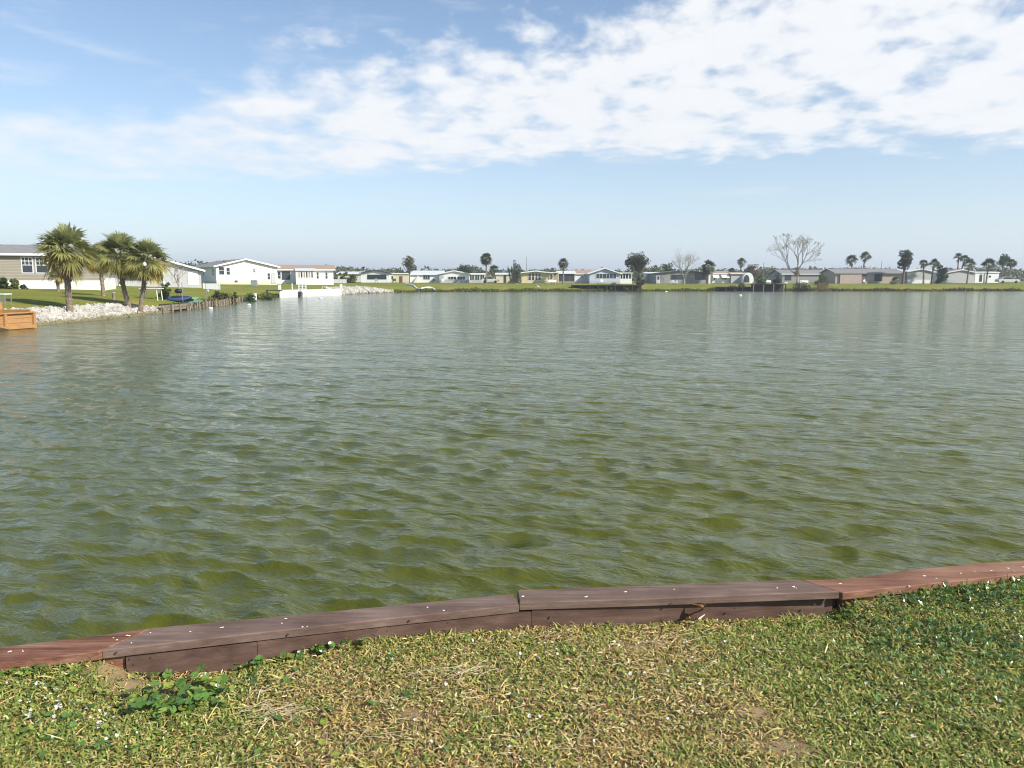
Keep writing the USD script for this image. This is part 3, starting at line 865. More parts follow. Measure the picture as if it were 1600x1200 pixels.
def gp(px, d):
    """Ground point under a photo column at distance d."""
    r = ray(px, 440)
    x, y = r[0] / r[1] * d, d
    return np.array([x, y, float(ground_z(x, y))])


def zat(py, d):
    return at_y(800, py, d)[2]


def mpp(d):
    return d / (FPX * 1.009)


# materials of the far things
WHITE = look('white_siding', (0.80, 0.80, 0.78), 0.55, 0.06, 2)
OFFWHITE = look('offwhite_siding', (0.62, 0.60, 0.54), 0.6, 0.08, 2)
CREAM = look('cream_siding', (0.66, 0.60, 0.42), 0.6, 0.06, 2)
YELLOW = look('pale_yellow_siding', (0.66, 0.58, 0.33), 0.6, 0.06, 2)
BLUEW = look('pale_blue_siding', (0.50, 0.57, 0.66), 0.6, 0.06, 2)
GREY = look('grey_siding', (0.30, 0.295, 0.28), 0.7, 0.08, 2)
LGREY = look('light_grey_siding', (0.47, 0.47, 0.46), 0.65, 0.07, 2)
BEIGE = look('taupe_lap_siding', (0.335, 0.30, 0.235), 0.6, 0.08, 1.5)
TAN = look('tan_block', (0.42, 0.355, 0.29), 0.75, 0.1, 2)
ROOFW = look('white_metal_roof', (0.68, 0.69, 0.70), 0.45, 0.08, 1.2)
ROOFG = look('grey_shingle_roof', (0.27, 0.265, 0.25), 0.85, 0.25, 3, color2=None, bump=0.01, bscale=14)
ROOFB = look('brown_shingle_roof', (0.20, 0.165, 0.13), 0.85, 0.25, 3, bump=0.01, bscale=14)
ROOFT = look('tan_shingle_roof', (0.40, 0.29, 0.21), 0.85, 0.2, 3, bump=0.01, bscale=14)
ROOFD = look('dark_shingle_roof', (0.11, 0.10, 0.095), 0.85, 0.25, 3)
TRIM = look('white_trim', (0.78, 0.78, 0.77), 0.5)
DARKTRIM = look('dark_trim', (0.07, 0.065, 0.06), 0.6)
PANE = look('window_glass', (0.035, 0.042, 0.05), 0.06, spec=0.6)
SCREEN = look('porch_screen', (0.05, 0.055, 0.055), 0.6)
SHADE = look('porch_interior', (0.06, 0.058, 0.055), 0.9)  # dark tone that paints in the shade inside openings
DOORB = look('brown_door', (0.14, 0.085, 0.06), 0.6)
BARK = look('grey_brown_bark', (0.23, 0.19, 0.15), 0.9, 0.5, 9, bump=0.02, bscale=18)
PALEBARK = look('pale_grey_bark', (0.40, 0.36, 0.32), 0.9, 0.4, 7)
BOOT = look('palm_bark', (0.33, 0.265, 0.195), 0.95, color2=(0.13, 0.095, 0.065), scale=14, bump=0.03, bscale=22)
ROCK = usdkit.material(stage, '/World/Looks/pale_limestone', {
    'a': ('attribute', {'attribute': 'tint'}), 'p': ('principled_bsdf', {'roughness': 0.9, 'specular_ior_level': 0.2})}, [('a.color', 'p.base_color')], surface='p.BSDF')
ORANGE = worn_wood('new_orange_lumber', (0.28, 0.135, 0.05), (0.42, 0.225, 0.09), (0.48, 0.30, 0.14), 0.3, 0.7)
OLDWOOD = look('silvered_timber', (0.30, 0.25, 0.19), 0.9, 0.5, 5)
DARKWOOD = look('dark_wet_timber', (0.055, 0.045, 0.035), 0.8, 0.4, 5)
CONC = look('pale_concrete', (0.58, 0.56, 0.52), 0.85, 0.2, 2)
WHITEP = look('white_plastic', (0.78, 0.78, 0.77), 0.4)
GREYM = look('grey_metal', (0.30, 0.31, 0.32), 0.45, metallic=0.4)
BLACKP = look('black_plastic', (0.02, 0.02, 0.022), 0.5)
BLUEP = look('blue_kayak_plastic', (0.04, 0.075, 0.16), 0.35)
GREENP = look('pale_green_plastic', (0.16, 0.30, 0.20), 0.4)
CARP = look('silver_car_paint', (0.55, 0.56, 0.58), 0.25)


# ------------------------------------------------------------------ houses
def window(t, name, x0, x1, z0, z1, y, cols, rows, frame=TRIM, fw=0.07, pane=PANE, axis='front', group=None):
    """A framed window on a front wall (facing -y at y) or on a side wall (axis 'left'/'right' at x=y)."""
    def put(mb, a0, a1, b0, b1, c0, c1):
        if axis == 'front':
            mb.box(a0, a1, y - c1, y - c0, b0, b1)
        elif axis == 'left':
            mb.box(y - c1, y - c0, a0, a1, b0, b1)
        else:
            mb.box(y + c0, y + c1, a0, a1, b0, b1)
    m = MB()
    put(m, x0, x0 + fw, z0, z1, 0.003, 0.06); put(m, x1 - fw, x1, z0, z1, 0.003, 0.06)
    put(m, x0 + fw, x1 - fw, z1 - fw, z1, 0.003, 0.058); put(m, x0 + fw, x1 - fw, z0, z0 + fw, 0.003, 0.058)
    for i in range(1, cols):
        c = x0 + (x1 - x0) * i / cols
        put(m, c - fw * .45, c + fw * .45, z0 + fw, z1 - fw, 0.003, 0.052)
    for i in range(1, rows):
        c = z0 + (z1 - z0) * i / rows
        put(m, x0 + fw, x1 - fw, c - fw * .35, c + fw * .35, 0.003, 0.048)
    w = m.build('window', frame, t)
    for i in range(cols):
        c0, c1 = x0 + fw + (x1 - x0 - 2 * fw) * i / cols, x0 + fw + (x1 - x0 - 2 * fw) * (i + 1) / cols
        p = MB(); put(p, c0, c1, z0 + fw * .8, z1 - fw * .8, 0.002, 0.022)
        p.build('pane', pane, w)
    return w


def gable_body(t, w, L, hw, hr, wallm, roofm, trim=TRIM, gable='y', over=0.35, skirt=None, sk_h=0.6, lap=0.0, peak=0.0):
    """Walls, roof and trim. gable 'y': the gable end faces the front; 'x': the eave faces the front. peak: sideways shift of the ridge."""
    m = MB()
    base = -0.5
    zb = sk_h if skirt is not None else base
    if gable == 'y':
        m.prism([(-w / 2, zb), (w / 2, zb), (w / 2, hw), (peak, hr - 0.06), (-w / 2, hw)], 0, L)
    else:
        prof = [(0, zb), (L, zb), (L, hw), (L / 2, hr - 0.06), (0, hw)]
        mm = MB(); mm.prism(prof, 0, w)
        v, f = mm.mesh()
        m.add(np.column_stack([v[:, 1] - w / 2, v[:, 0], v[:, 2]]), f[:, ::-1])
    m.build('wall', wallm, t)
    if skirt is not None:
        s = MB(); s.box(-w / 2 + .02, w / 2 - .02, 0.02, L - .02, base, sk_h)
        s.build('skirting', skirt, t)
    th = 0.1
    r, tr = MB(), MB()
    if gable == 'y':
        sl = (hr - hw) / (w / 2)
        for s in (-1, 1):
            half = w / 2 - s * peak
            sl = (hr - hw) / half
            xe = s * (w / 2 + over)
            ze = hr - sl * (half + over)
            pts = [(peak, hr), (xe, ze), (xe, ze + th), (peak, hr + th)]
            if s > 0:
                pts = pts[::-1]
            r.prism(pts, -over, L + over)
            tp = [(peak, hr - 0.13), (xe, ze - 0.13), (xe, ze + th + 0.02), (peak, hr + th + 0.02)]
            tr.prism(tp if s < 0 else tp[::-1], -over - 0.04, -over - 0.003)
            tr.box(min(xe + s * .003, xe + s * 0.035), max(xe + s * .003, xe + s * 0.035), -over, L + over, ze - 0.08, ze + th)
    else:
        sl = (hr - hw) / (L / 2)
        for s in (-1, 1):
            ye = L / 2 + s * (L / 2 + over)
            ze = hw - sl * over
            pts = [(L / 2, hr), (ye, ze), (ye, ze + th), (L / 2, hr + th)]
            if s > 0:
                pts = pts[::-1]
            mm = MB(); mm.prism(pts, -w / 2 - over, w / 2 + over)
            v, f = mm.mesh()
            r.add(np.column_stack([v[:, 1], v[:, 0], v[:, 2]]), f[:, ::-1])
            if s < 0:
                tr.box(-w / 2 - over, w / 2 + over, ye - 0.04, ye - 0.003, ze - 0.10, ze + th)
    r.build('roof', roofm, t)
    tr.build('roof_trim', trim, t)


def far_house(name, label, x0, x1, base, eave, apex, d, wallm, roofm, trim=TRIM, gable='y', L=12.0, wins=(), doors=(), group=None, skirt=None, sk=0.0, peak=0.0, yaw=0.0, frame=TRIM, cat='house', over=0.35):
    o = gp((x0 + x1) / 2, d)
    o[2] = min(o[2], zat(base, d) + 0.05)
    t = thing(name, label, cat, o, yaw, group)
    k = mpp(d)
    k = k / math.cos(math.radians(yaw))
    w = (x1 - x0) * k
    X = lambda px: (px - (x0 + x1) / 2) * k
    Z = lambda py: zat(py, d) - o[2]
    gable_body(t, w, L, Z(eave), Z(apex), wallm, roofm, trim, gable, over, skirt, sk, peak=peak * k)
    for (a, b, c, e, cols, *rest) in wins:
        window(t, 'window', X(a), X(b), Z(e), Z(c), 0.0, cols, rest[0] if rest else 1, frame=rest[1] if len(rest) > 1 else frame, pane=rest[2] if len(rest) > 2 else PANE)
    for (a, b, c, e, mat) in doors:
        mb = MB(); mb.box(X(a), X(b), -0.06, 0.0 - 0.003, Z(e), Z(c)); dd = mb.build('door', mat, t)
    return t, X, Z


# --- left shore
D = 70.0
t, X, Z = far_house('beige_house', 'taupe lap sided home with twin white framed windows at the far left', -95, 141, 451, 396, 381, D, BEIGE, ROOFG, gable='x', L=8.0, skirt=WHITE, sk=1.0, over=0.4, yaw=21,
                    wins=[(33, 48, 401, 427, 1, 2), (51, 67, 401, 427, 1, 2)])
sd = MB()
zz = Z(437.0)
x0_, x1_ = X(-95), X(141)
nb = 17
hw_ = Z(396) - 0.02
for i in range(nb):
    a, b = zz + (hw_ - zz) * i / nb, zz + (hw_ - zz) * (i + 1) / nb
    for (xa, xb) in ([(x0_, x1_)] if (b < Z(427) - .02 or a > Z(401) + .02) else [(x0_, X(33)), (X(48), X(51)), (X(67), x1_)]):
        v = np.array([[xa, -0.012, b], [xb, -0.012, b], [xb, -0.045, a], [xa, -0.045, a], [xb, -0.005, a], [xa, -0.005, a]])
        sd.add(v, [[0, 3, 2, 1], [3, 5, 4, 2]])
sd.build('lap_siding', BEIGE, t)
mb = MB()
for k in range(5):
    xx = X(33) + 0.07 + (X(48) - X(33) - .14) * (k + .5) / 5
for wn in ((33, 48), (51, 67)):
    for k in range(1, 3):
        xx = X(wn[0]) + (X(wn[1]) - X(wn[0])) * k / 3
        mb.box(xx - .02, xx + .02, -0.05, -0.024, Z(413.6), Z(402.2))
    mb.box(X(wn[0]) + .07, X(wn[1]) - .07, -0.049, -0.0245, Z(408.0), Z(407.3))
mb.build('muntins', TRIM, t)

D = 98.0
t, X, Z = far_house('grey_house', 'blue grey home with a dark open porch behind the shoreline palms', 150, 301, 447, 421, 397, D, LGREY, ROOFG, gable='y', L=11, over=0.5, yaw=24, wins=[(177, 183, 424, 436, 1, 2)])
mb = MB(); mb.box(X(196), X(250), -0.06, -0.003, Z(438), Z(408)); mb.build('porch_opening', SHADE, t)  # flat dark panel on the wall, the porch shade painted as its colour
mb = MB()
for a in (194, 251):
    mb.box(X(a) - .09, X(a) + .09, -0.14, -0.003, Z(447), Z(409))
mb.build('porch_post', TRIM, t)
mb = MB(); mb.box(X(262), X(272), -0.05, -0.003, Z(441), Z(425)); mb.build('door', LGREY, t)
mb = MB(); mb.box(X(283), X(297), -0.05, -0.003, Z(445), Z(423)); mb.build('door', WHITE, t, label='wide plain white door')

D = 130.0
t, X, Z = far_house('white_house', 'large white home with its broad gable end towards the lake and grey left side', 349, 425, 443.5, 416, 405, D, WHITE, ROOFG, gable='y', L=17, yaw=36, peak=-2, over=0.45, skirt=CREAM, sk=0.5,
                    wins=[(352, 359, 417, 430, 1, 2), (361, 366, 418, 430, 1, 2), (394, 397, 419, 426, 1, 2), (412, 416, 426, 437, 1, 2)], doors=[(417, 423, 426, 443, LGREY)])
w_ = 76 * mpp(D) / math.cos(math.radians(36))
for ya in (1.2, 7.5, 12.0):
    window(t, 'window', ya, ya + 0.9, Z(431), Z(420), -w_ / 2, 1, 2, axis='left')
mb = MB(); mb.box(X(371), X(374.5), -0.05, -0.003, Z(441), Z(438)); mb.build('crawl_vent', DARKTRIM, t)
mb = MB()
c = np.array([-w_ * 0.2, 6.0, Z(408.5)])
mb.box(c[0] - .2, c[0] + .2, c[1] - .2, c[1] + .2, c[2] - .25, c[2] + .25); mb.build('roof_vent', DARKTRIM, t)

D = 146.0
t, X, Z = far_house('white_house', 'white home with a projecting sunroom of tall curtained windows beside the white seawall', 424, 518, 443.5, 421, 414, D, WHITE, ROOFT, gable='x', L=8, over=0.4, yaw=16,
                    wins=[(493, 497, 425, 436, 1, 2), (506, 510, 425, 436, 1, 2), (437, 442, 424, 436, 1, 2)])
mb = MB()
mb.prism([(0, -.5), (3.4, -.5), (3.4, Z(420)), (0, Z(423))], X(463), X(490))
v, f = mb.mesh()
sr = obj('sunroom', (np.column_stack([v[:, 1], v[:, 0] - 3.4, v[:, 2]]), f[:, ::-1]), WHITE, t)
mb = MB(); mb.prism([(-0.3, Z(423.4)), (3.42, Z(420.2)), (3.42, Z(419)), (-0.3, Z(422))], X(462), X(491.5)); v, f = mb.mesh()
obj('sunroom_roof', (np.column_stack([v[:, 1], v[:, 0] - 3.4, v[:, 2]]), f[:, ::-1]), ROOFW, t)
CURT = look('curtained_glass', (0.42, 0.33, 0.25), 0.2)
for k in range(6):
    a = 466 + k * 3.7
    window(t, 'window', X(a), X(a + 3.1), Z(434.5), Z(424), -3.4, 1, 1, pane=CURT if k % 2 == 0 else PANE, frame=TRIM, fw=0.06)
mb = MB(); mb.box(X(443), X(455), -0.05, -0.003, Z(437), Z(424)); mb.build('porch_screen', SCREEN, t)

# --- far shore, left to right
D = 190.0
FG = None
t, X, Z = far_house('white_house', 'white gabled home with a wide dark picture window and dark roof edge', 564, 609, 443, 426.5, 422.3, D, WHITE, ROOFD, DARKTRIM, wins=[(574, 604, 429, 436.5, 6, 1, DARKTRIM)])
t, X, Z = far_house('flat_annex', 'cream flat roofed annex with a brown door beside the picture window home', 610, 640, 443, 427.6, 427.0, D + 1, CREAM, ROOFW, wins=[(611, 615, 431, 437, 1)], doors=[(624, 629, 431.5, 443, DOORB)], gable='x', L=7, over=0.2, cat='building')
t, X, Z = far_house('white_house', 'long low white home with a white roof behind the small lakeside tree', 640, 690, 443, 428.6, 423, D + 2, WHITE, ROOFW, gable='x', L=9, wins=[(661, 672, 429.8, 437, 3)])
mb = MB(); mb.prism([(X(646), Z(443)), (X(649), Z(443)), (X(656), Z(431)), (X(653.5), Z(431))], -1.0, -0.1); mb.build('stair_rail', TRIM, t)
t, X, Z = far_house('white_house', 'pale gabled home with a row of square windows above a grey base', 687, 733, 443, 427.5, 423, D, WHITE, ROOFW, wins=[(700, 713, 432, 437.3, 3), (714.5, 727, 432, 437.3, 3)], skirt=LGREY, sk=0.9)
mb = MB(); mb.box(X(688.5), X(693.5), -0.06, -0.003, Z(442), Z(428.5)); mb.build('side_panel', LGREY, t)
t, X, Z = far_house('screened_porch', 'low dark screened porch at the right end of the pale gabled home', 733.5, 757.5, 443, 428.5, 427, D + 1.5, LGREY, ROOFW, wins=[(734, 741, 429.5, 438, 2, 1, TRIM, SCREEN), (742, 749, 429.5, 438, 2, 1, TRIM, SCREEN), (750, 757, 429.5, 438, 2, 1, TRIM, SCREEN)], gable='x', L=6, over=0.2, cat='porch')
t, X, Z = far_house('yellow_shed', 'small tan yellow garden building beside the spiky column tree', 775, 799, 442, 428.5, 426.7, D + 3, CREAM, ROOFW, gable='x', L=5, over=0.25, doors=[(787, 791, 430, 442, SHADE)], cat='shed')
t, X, Z = far_house('yellow_house', 'pale yellow low gabled home with four tall windows and a shaded porch', 815, 858, 442, 426, 423.5, D, YELLOW, ROOFW, wins=[(825, 830, 427.5, 438, 1, 2), (830.7, 835, 426.5, 438, 1, 2), (836, 840, 426.5, 438, 1, 2), (840.7, 845, 427.5, 438, 1, 2)], over=0.7)
m = MB(); m.box(X(858) + .05, X(873), -0.4, 9, Z(426.6), Z(425.2)); m.build('porch_roof', ROOFW, t)
m = MB(); m.box(X(858.3), X(872), 2.5, 2.7, -.5, Z(426.7)); m.build('porch_back_wall', TAN, t)
for a in (859, 864, 872):
    m = MB(); m.box(X(a) - .1, X(a) + .1, -.2, 0, -.5, Z(426.65)); m.build('porch_post', CREAM, t)
t, X, Z = far_house('white_roof_carport', 'shaded carport with a white sloped roof behind the lone lakeside palm', 872, 898, 442, 427.0, 423.5, D + 4, GREY, ROOFW, gable='x', L=7, over=0.3, wins=[(874, 880, 429, 439, 1, 1, DARKTRIM, SCREEN), (882, 890, 429, 439, 2, 1, DARKTRIM, SCREEN), (891, 897, 429, 439, 1, 1, DARKTRIM, SCREEN)], cat='carport')
t, X, Z = far_house('white_house', 'white walled home with a tan roof left of the pale blue home', 897, 926, 442, 427.6, 421.5, D + 6, WHITE, ROOFT, gable='x', L=10, over=0.3, wins=[(907, 912, 431.5, 434, 1)])
t, X, Z = far_house('blue_house', 'pale blue gabled home with six tall windows behind the dark timber dock', 921, 968, 442, 426.8, 419.0, D - 2, BLUEW, ROOFW, wins=[(931, 963, 427.3, 435.3, 6, 1)], over=0.5, skirt=LGREY, sk=0.5)
m = MB(); m.box(X(968.3), X(988), -0.3, 5, Z(427.3), Z(425.8)); m.build('porch_roof', ROOFW, t)
m = MB(); m.box(X(968.3), X(987.4), 0.003, 0.15, -.5, Z(435.5)); m.build('porch_wall', WHITE, t)
m = MB(); m.box(X(968.5), X(986.8), 3.0, 3.2, Z(435.5), Z(427.35)); m.build('porch_back_wall', SCREEN, t)
for a in (969, 973, 977.5, 982, 987):
    m = MB(); m.box(X(a) - .08, X(a) + .08, 0, .16, Z(435.5) + .003, Z(427.3)); m.build('porch_post', TRIM, t)
t, X, Z = far_house('white_house', 'white flat roofed building partly hidden by the big round tree', 1008, 1041, 442, 426.5, 425.5, D + 8, LGREY, ROOFW, gable='x', L=7, over=0.25)
t, X, Z = far_house('grey_house', 'grey gabled home with two wide dark windows behind the leafless tree', 1024, 1110, 443, 427.3, 423.0, D, GREY, ROOFG, DARKTRIM, wins=[(1048, 1070, 429, 436.6, 3, 1, DARKTRIM), (1086, 1103, 428, 437, 3, 1, DARKTRIM)], doors=[(1025, 1031, 430.5, 443, TRIM)], peak=-5)
m = MB(); m.box(X(1027), X(1030), -.07, -.061, Z(437), Z(431.5)); m.build('door_pane', PANE, t)
m = MB(); m.box(X(1106), X(1109.5), -.3, -.003, -.3, Z(428)); m.build('downspout_post', TRIM, t)
t, X, Z = far_house('white_house', 'white home with drooping white awnings and a tan roof', 1112, 1142, 443, 427.5, 423.8, D + 6, WHITE, ROOFT, gable='x', L=9, wins=[(1115, 1120, 434, 439, 2), (1128, 1136, 434, 437, 2)])
for a, b in ((1112.5, 1122), (1126, 1138)):
    m = MB(); m.prism([(-.003, Z(428.2)), (-1.2, Z(433.7)), (-1.2, Z(434.2)), (-.003, Z(428.8))], X(a), X(b)); v, f = m.mesh()
    obj('awning', (np.column_stack([v[:, 1], v[:, 0], v[:, 2]]), f[:, ::-1]), WHITEP, t)
t, X, Z = far_house('grey_carport', 'low grey building next to the white arched shelter', 1142, 1162, 442, 427.5, 425.5, D + 5, LGREY, ROOFT, gable='x', L=6, over=0.3, cat='building')
# arched shelter
o = gp(1169, D + 3); k = mpp(D + 3)
t = thing('arched_shelter', 'white arched shelter with a dark round opening', 'shelter', o)
m = MB()
a_ = np.linspace(0, np.pi, 13)
R_ = 8.5 * k
H_ = zat(426, D + 3) - o[2]
prof = [(R_ * math.cos(x), H_ * math.sin(x) ** .6) for x in a_]
m.prism(prof, 0, 5); m.build('shell', WHITE, t)
m = MB(); m.prism([(-.45 + .55 * R_ * math.cos(x), .2 + .72 * H_ * math.sin(x) ** .7) for x in a_], -.05, -.003); m.build('opening', SHADE, t)  # solid dark plate, the shade inside the arch is painted on
t, X, Z = far_house('dark_house', 'shaded grey home behind the tall leafless tree', 1222, 1300, 441, 428.0, 421.5, D + 14, GREY, ROOFG, gable='x', L=10, wins=[(1226, 1236, 430, 438, 2, 1, DARKTRIM), (1280, 1292, 430, 438, 2)])
t, X, Z = far_house('long_tan_building', 'long low tan building with a grey roof and dark doorway at the right', 1305, 1409, 441.2, 426.3, 420.0, D, TAN, ROOFG, GREYM, gable='x', L=9, over=0.5, wins=[(1347, 1354.5, 426.8, 432, 1, 1, DARKTRIM), (1324, 1330, 426.6, 428, 1, 1, DARKTRIM), (1386, 1392, 426.6, 428, 1, 1, DARKTRIM), (1339, 1341, 429, 432, 1, 1, DARKTRIM)], cat='building')
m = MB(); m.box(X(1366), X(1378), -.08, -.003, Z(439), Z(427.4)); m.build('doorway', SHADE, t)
m = MB(); m.box(X(1311.5), X(1345), -.35, -.003, -.3, Z(427.3)); m.build('block_wall', look('pinkish_block', (0.43, 0.34, 0.29), 0.75, 0.1, 2), t)
t, X, Z = far_house('white_house', 'white gabled home with a white roof between the shaggy tree and palms', 1417, 1457, 441, 424.2, 420.3, D, LGREY, ROOFW, skirt=WHITE, sk=0.95, peak=2)
t, X, Z = far_house('grey_house', 'small grey gabled home behind the palms near the right edge', 1479, 1522, 441.2, 425.5, 421.3, D + 2, LGREY, ROOFG, peak=1)
t, X, Z = far_house('white_shed', 'small white shed with a flat roof between the right hand palms', 1523, 1536, 440, 425.5, 424.8, D + 4, WHITE, ROOFW, gable='x', L=5, over=.15, cat='shed', doors=[(1530, 1534, 429, 440, SHADE)])
t, X, Z = far_house('white_shed', 'white boxy building right of the small white shed', 1539, 1560, 440, 425.8, 424.8, D + 4, WHITE, ROOFW, gable='x', L=5, over=.15, cat='shed', wins=[(1544, 1548, 430, 434, 1)])
t, X, Z = far_house('white_house', 'low off white building in the far gap behind the yellow bushes', 528, 566, 442, 427.5, 424.5, D + 22, OFFWHITE, ROOFW, gable='x', L=9)

# parked vehicles at the far right
for (px, d, lab, wdt) in [(1574, 189, 'silver pickup truck parked at the right end of the far bank', 5.2), (766, 187, 'white car parked between the screened porch and the yellow shed', 4.2)]:
    o = gp(px, d)
    t = thing('parked_car', lab, 'car', o)
    h = wdt / 2
    m = MB(); m.prism([(-h, .35), (h, .35), (h, .85), (h * .72, .98), (h * .45, 1.0), (h * .18, 1.55), (-h * .55, 1.58), (-h * .8, 1.05), (-h, .95)], -.85, .85); m.build('body', CARP, t)
    m = MB(); m.prism([(h * .40, 1.02), (h * .17, 1.48), (-h * .5, 1.5), (-h * .7, 1.05)], -.87, -.853); m.build('side_glass', PANE, t)
    for wx in (-h * .62, h * .62):
        m = MB(); m.tube([[wx, -.9, .33], [wx, -.68, .33]], .33, 14); m.build('wheel', BLACKP, t)

# ------------------------------------------------------------------ trees and plants
def leaf_cloud(g, centers, radii, n, size, cols, flat=0.6, droop=0.0):
    """n small leaf faces spread through clumps; returns mesh, tint."""
    c = np.asarray(centers, float); r = np.asarray(radii, float)
    if r.ndim == 1:
        r = np.column_stack([r, r, r * 0.8])
    w = r.prod(1) ** (2 / 3); k = g.choice(len(c), n, p=w / w.sum())
    u = g.normal(size=(n, 3)); u /= np.linalg.norm(u, axis=1, keepdims=True)
    u *= (g.uniform(0.25, 1.0, (n, 1))) ** 0.5
    p = c[k] + u * r[k]
    a = g.normal(size=(n, 3)); a[:, 2] -= droop; a /= np.linalg.norm(a, axis=1, keepdims=True)
    b = np.cross(a, g.normal(size=(n, 3))); b /= np.linalg.norm(b, axis=1, keepdims=True)
    L = size * g.uniform(0.6, 1.4, (n, 1)); W = L * flat * 0.5
    V = np.stack([p - a * L * .5, p + b * W, p + a * L * .5, p - b * W], 1).reshape(-1, 3)
    F = (np.arange(n)[:, None, None] * 4 + np.array([[0, 1, 2], [0, 2, 3]])[None]).reshape(-1, 3)
    cols = np.asarray(cols, float)
    shade = g.uniform(0.75, 1.25, (len(c), 1))[k]
    col = cols[g.integers(0, len(cols), n)] * shade * g.uniform(0.8, 1.2, (n, 1))
    return (V, F), np.repeat(col, 4, 0)


def branching(mb, g, p, d, L, r, depth, spread=0.55, up=0.12, sides=5, tips=None, ratio=0.72):
    n = 4
    pts = [np.array(p, float)]
    dd = np.array(d, float)
    for i in range(n):
        dd = dd + g.normal(0, 0.10, 3) + [0, 0, up * 0.3]
        dd /= np.linalg.norm(dd)
        pts.append(pts[-1] + dd * L / n)
    mb.tube(pts, np.linspace(r, r * 0.62, n + 1), max(3, sides), cap=False)
    if depth == 0:
        if tips is not None:
            tips.append(pts[-1])
        return
    kids = 2 + (g.uniform() < 0.55)
    for k in range(kids):
        a = g.normal(size=3); a -= dd * a.dot(dd); a /= np.linalg.norm(a)
        nd = dd + a * spread * g.uniform(0.6, 1.3) + np.array([0, 0, up])
        nd /= np.linalg.norm(nd)
        branching(mb, g, pts[-1] if k < 2 else pts[-2], nd, L * ratio * g.uniform(0.8, 1.15), r * 0.6, depth - 1, spread, up, sides - 1, tips, ratio)


GREENS = [(0.075, 0.11, 0.032), (0.10, 0.135, 0.04), (0.06, 0.09, 0.028)]
OLIVE = [(0.125, 0.135, 0.045), (0.095, 0.105, 0.04), (0.155, 0.15, 0.055)]
GREYGREEN = [(0.11, 0.13, 0.075), (0.085, 0.105, 0.06), (0.14, 0.15, 0.09)]
LIME = [(0.16, 0.19, 0.03), (0.22, 0.23, 0.05), (0.10, 0.14, 0.03)]
BROWNLEAF = [(0.16, 0.11, 0.06), (0.21, 0.15, 0.085), (0.12, 0.085, 0.05)]


def tree(name, label, px, d, x0, x1, top, low, cols, n=1600, size=0.35, clumps=26, seed=1, cat='tree', trunk=BARK, group=None, tr=0.16, droop=0.0, lean=0.0, flat=0.6):
    """A broad tree whose crown fills the given photo span at distance d."""
    g = np.random.default_rng(seed)
    o = gp(px, d); k = mpp(d)
    t = thing(name, label, cat, o, group=group)
    w, zt, zl = (x1 - x0) * k / 2, zat(top, d) - o[2], max(zat(low, d) - o[2], 0.15)
    bushy = cat in ('bush', 'reeds')
    if bushy:
        zl = 0.0
    cx = ((x0 + x1) / 2 - px) * k
    cz, hz = (zt + zl) / 2, (zt - zl) / 2
    cs, rs = [], []
    for _ in range(clumps):
        u = g.normal(size=3); u /= np.linalg.norm(u); u *= g.uniform(0.35, 0.92)
        if bushy:
            fz = g.uniform(0, 1) ** 1.3
            cs.append([cx + u[0] * w * (1 - .45 * fz), u[1] * min(w, 1.5) * .7, zt * (.08 + .8 * fz * g.uniform(.7, 1))])
            rs.append(min(w, zt) * g.uniform(0.22, 0.36))
            continue
        cs.append([cx + u[0] * w * 0.85, u[1] * w * 0.8, cz + u[2] * hz * 0.85])
        rs.append(min(w, hz) * g.uniform(0.26, 0.48))
    me, col = leaf_cloud(g, cs, rs, n, size, cols, flat, droop)
    obj('crown', me, FOLIAGE, t, color=col)
    m = MB()
    if bushy:
        tr = min(tr, .05)
    m.tube([[0, 0, -.2], [cx * .3, 0, zl * .6 + .05], [cx * .7, 0, cz]], [tr, tr * .8, tr * .5], 7)
    for c in cs[:7]:
        m.tube([[cx * .5, 0, zl * .8 + .2], [(cx * .5 + c[0]) / 2, c[1] / 2, (zl + c[2]) / 2 + .2], c], [tr * .5, tr * .35, tr * .15], 5)
    m.build('trunk', trunk, t)
    return t


def fan_frond(g, az, el, pet, size, n=22, droop=0.35, fold=0.25, roll=0.75, wide=0.045):
    """One fan palm leaf: an arching stalk and a fan of drooping leaflets. Returns V, F about the crown's centre."""
    h = np.array([math.cos(az), math.sin(az), 0])
    d0 = h * math.cos(el) + np.array([0, 0, math.sin(el)])
    base = d0 * pet - np.array([0, 0, 0.12 * pet * pet])
    d = d0 - np.array([0, 0, 0.35]); d /= np.linalg.norm(d)
    s = np.cross(d, [0, 0, 1.0]); s /= np.linalg.norm(s) + 1e-9
    ra = g.uniform(-roll, roll)
    s = s * math.cos(ra) + np.cross(d, s) * math.sin(ra)
    up = np.cross(s, d)
    V, F = [], []
    # stalk
    w = 0.018
    V += [s * w, -s * w, base - s * w, base + s * w]; F += [[0, 1, 2], [0, 2, 3]]
    for i in range(n):
        a = -2.0 + 4.0 * (i + g.uniform(-.3, .3)) / (n - 1)
        L = size * (0.62 + 0.38 * math.cos(a * 0.75)) * g.uniform(0.88, 1.08)
        q = d * math.cos(a) + s * math.sin(a)
        q = q + up * fold * abs(math.sin(a))
        q /= np.linalg.norm(q)
        wd = size * wide
        side = np.cross(q, up); side /= np.linalg.norm(side) + 1e-9
        m1 = base + q * L * 0.55 - np.array([0, 0, droop * L * 0.12])
        tip = base + q * L - np.array([0, 0, droop * L * g.uniform(0.4, 0.75)])
        k = len(V)
        V += [base + side * wd * .25, base - side * wd * .25, m1 - side * wd, m1 + side * wd, tip]
        F += [[k, k + 1, k + 2], [k, k + 2, k + 3], [k + 3, k + 2, k + 4]]
    return np.array(V), np.array(F)


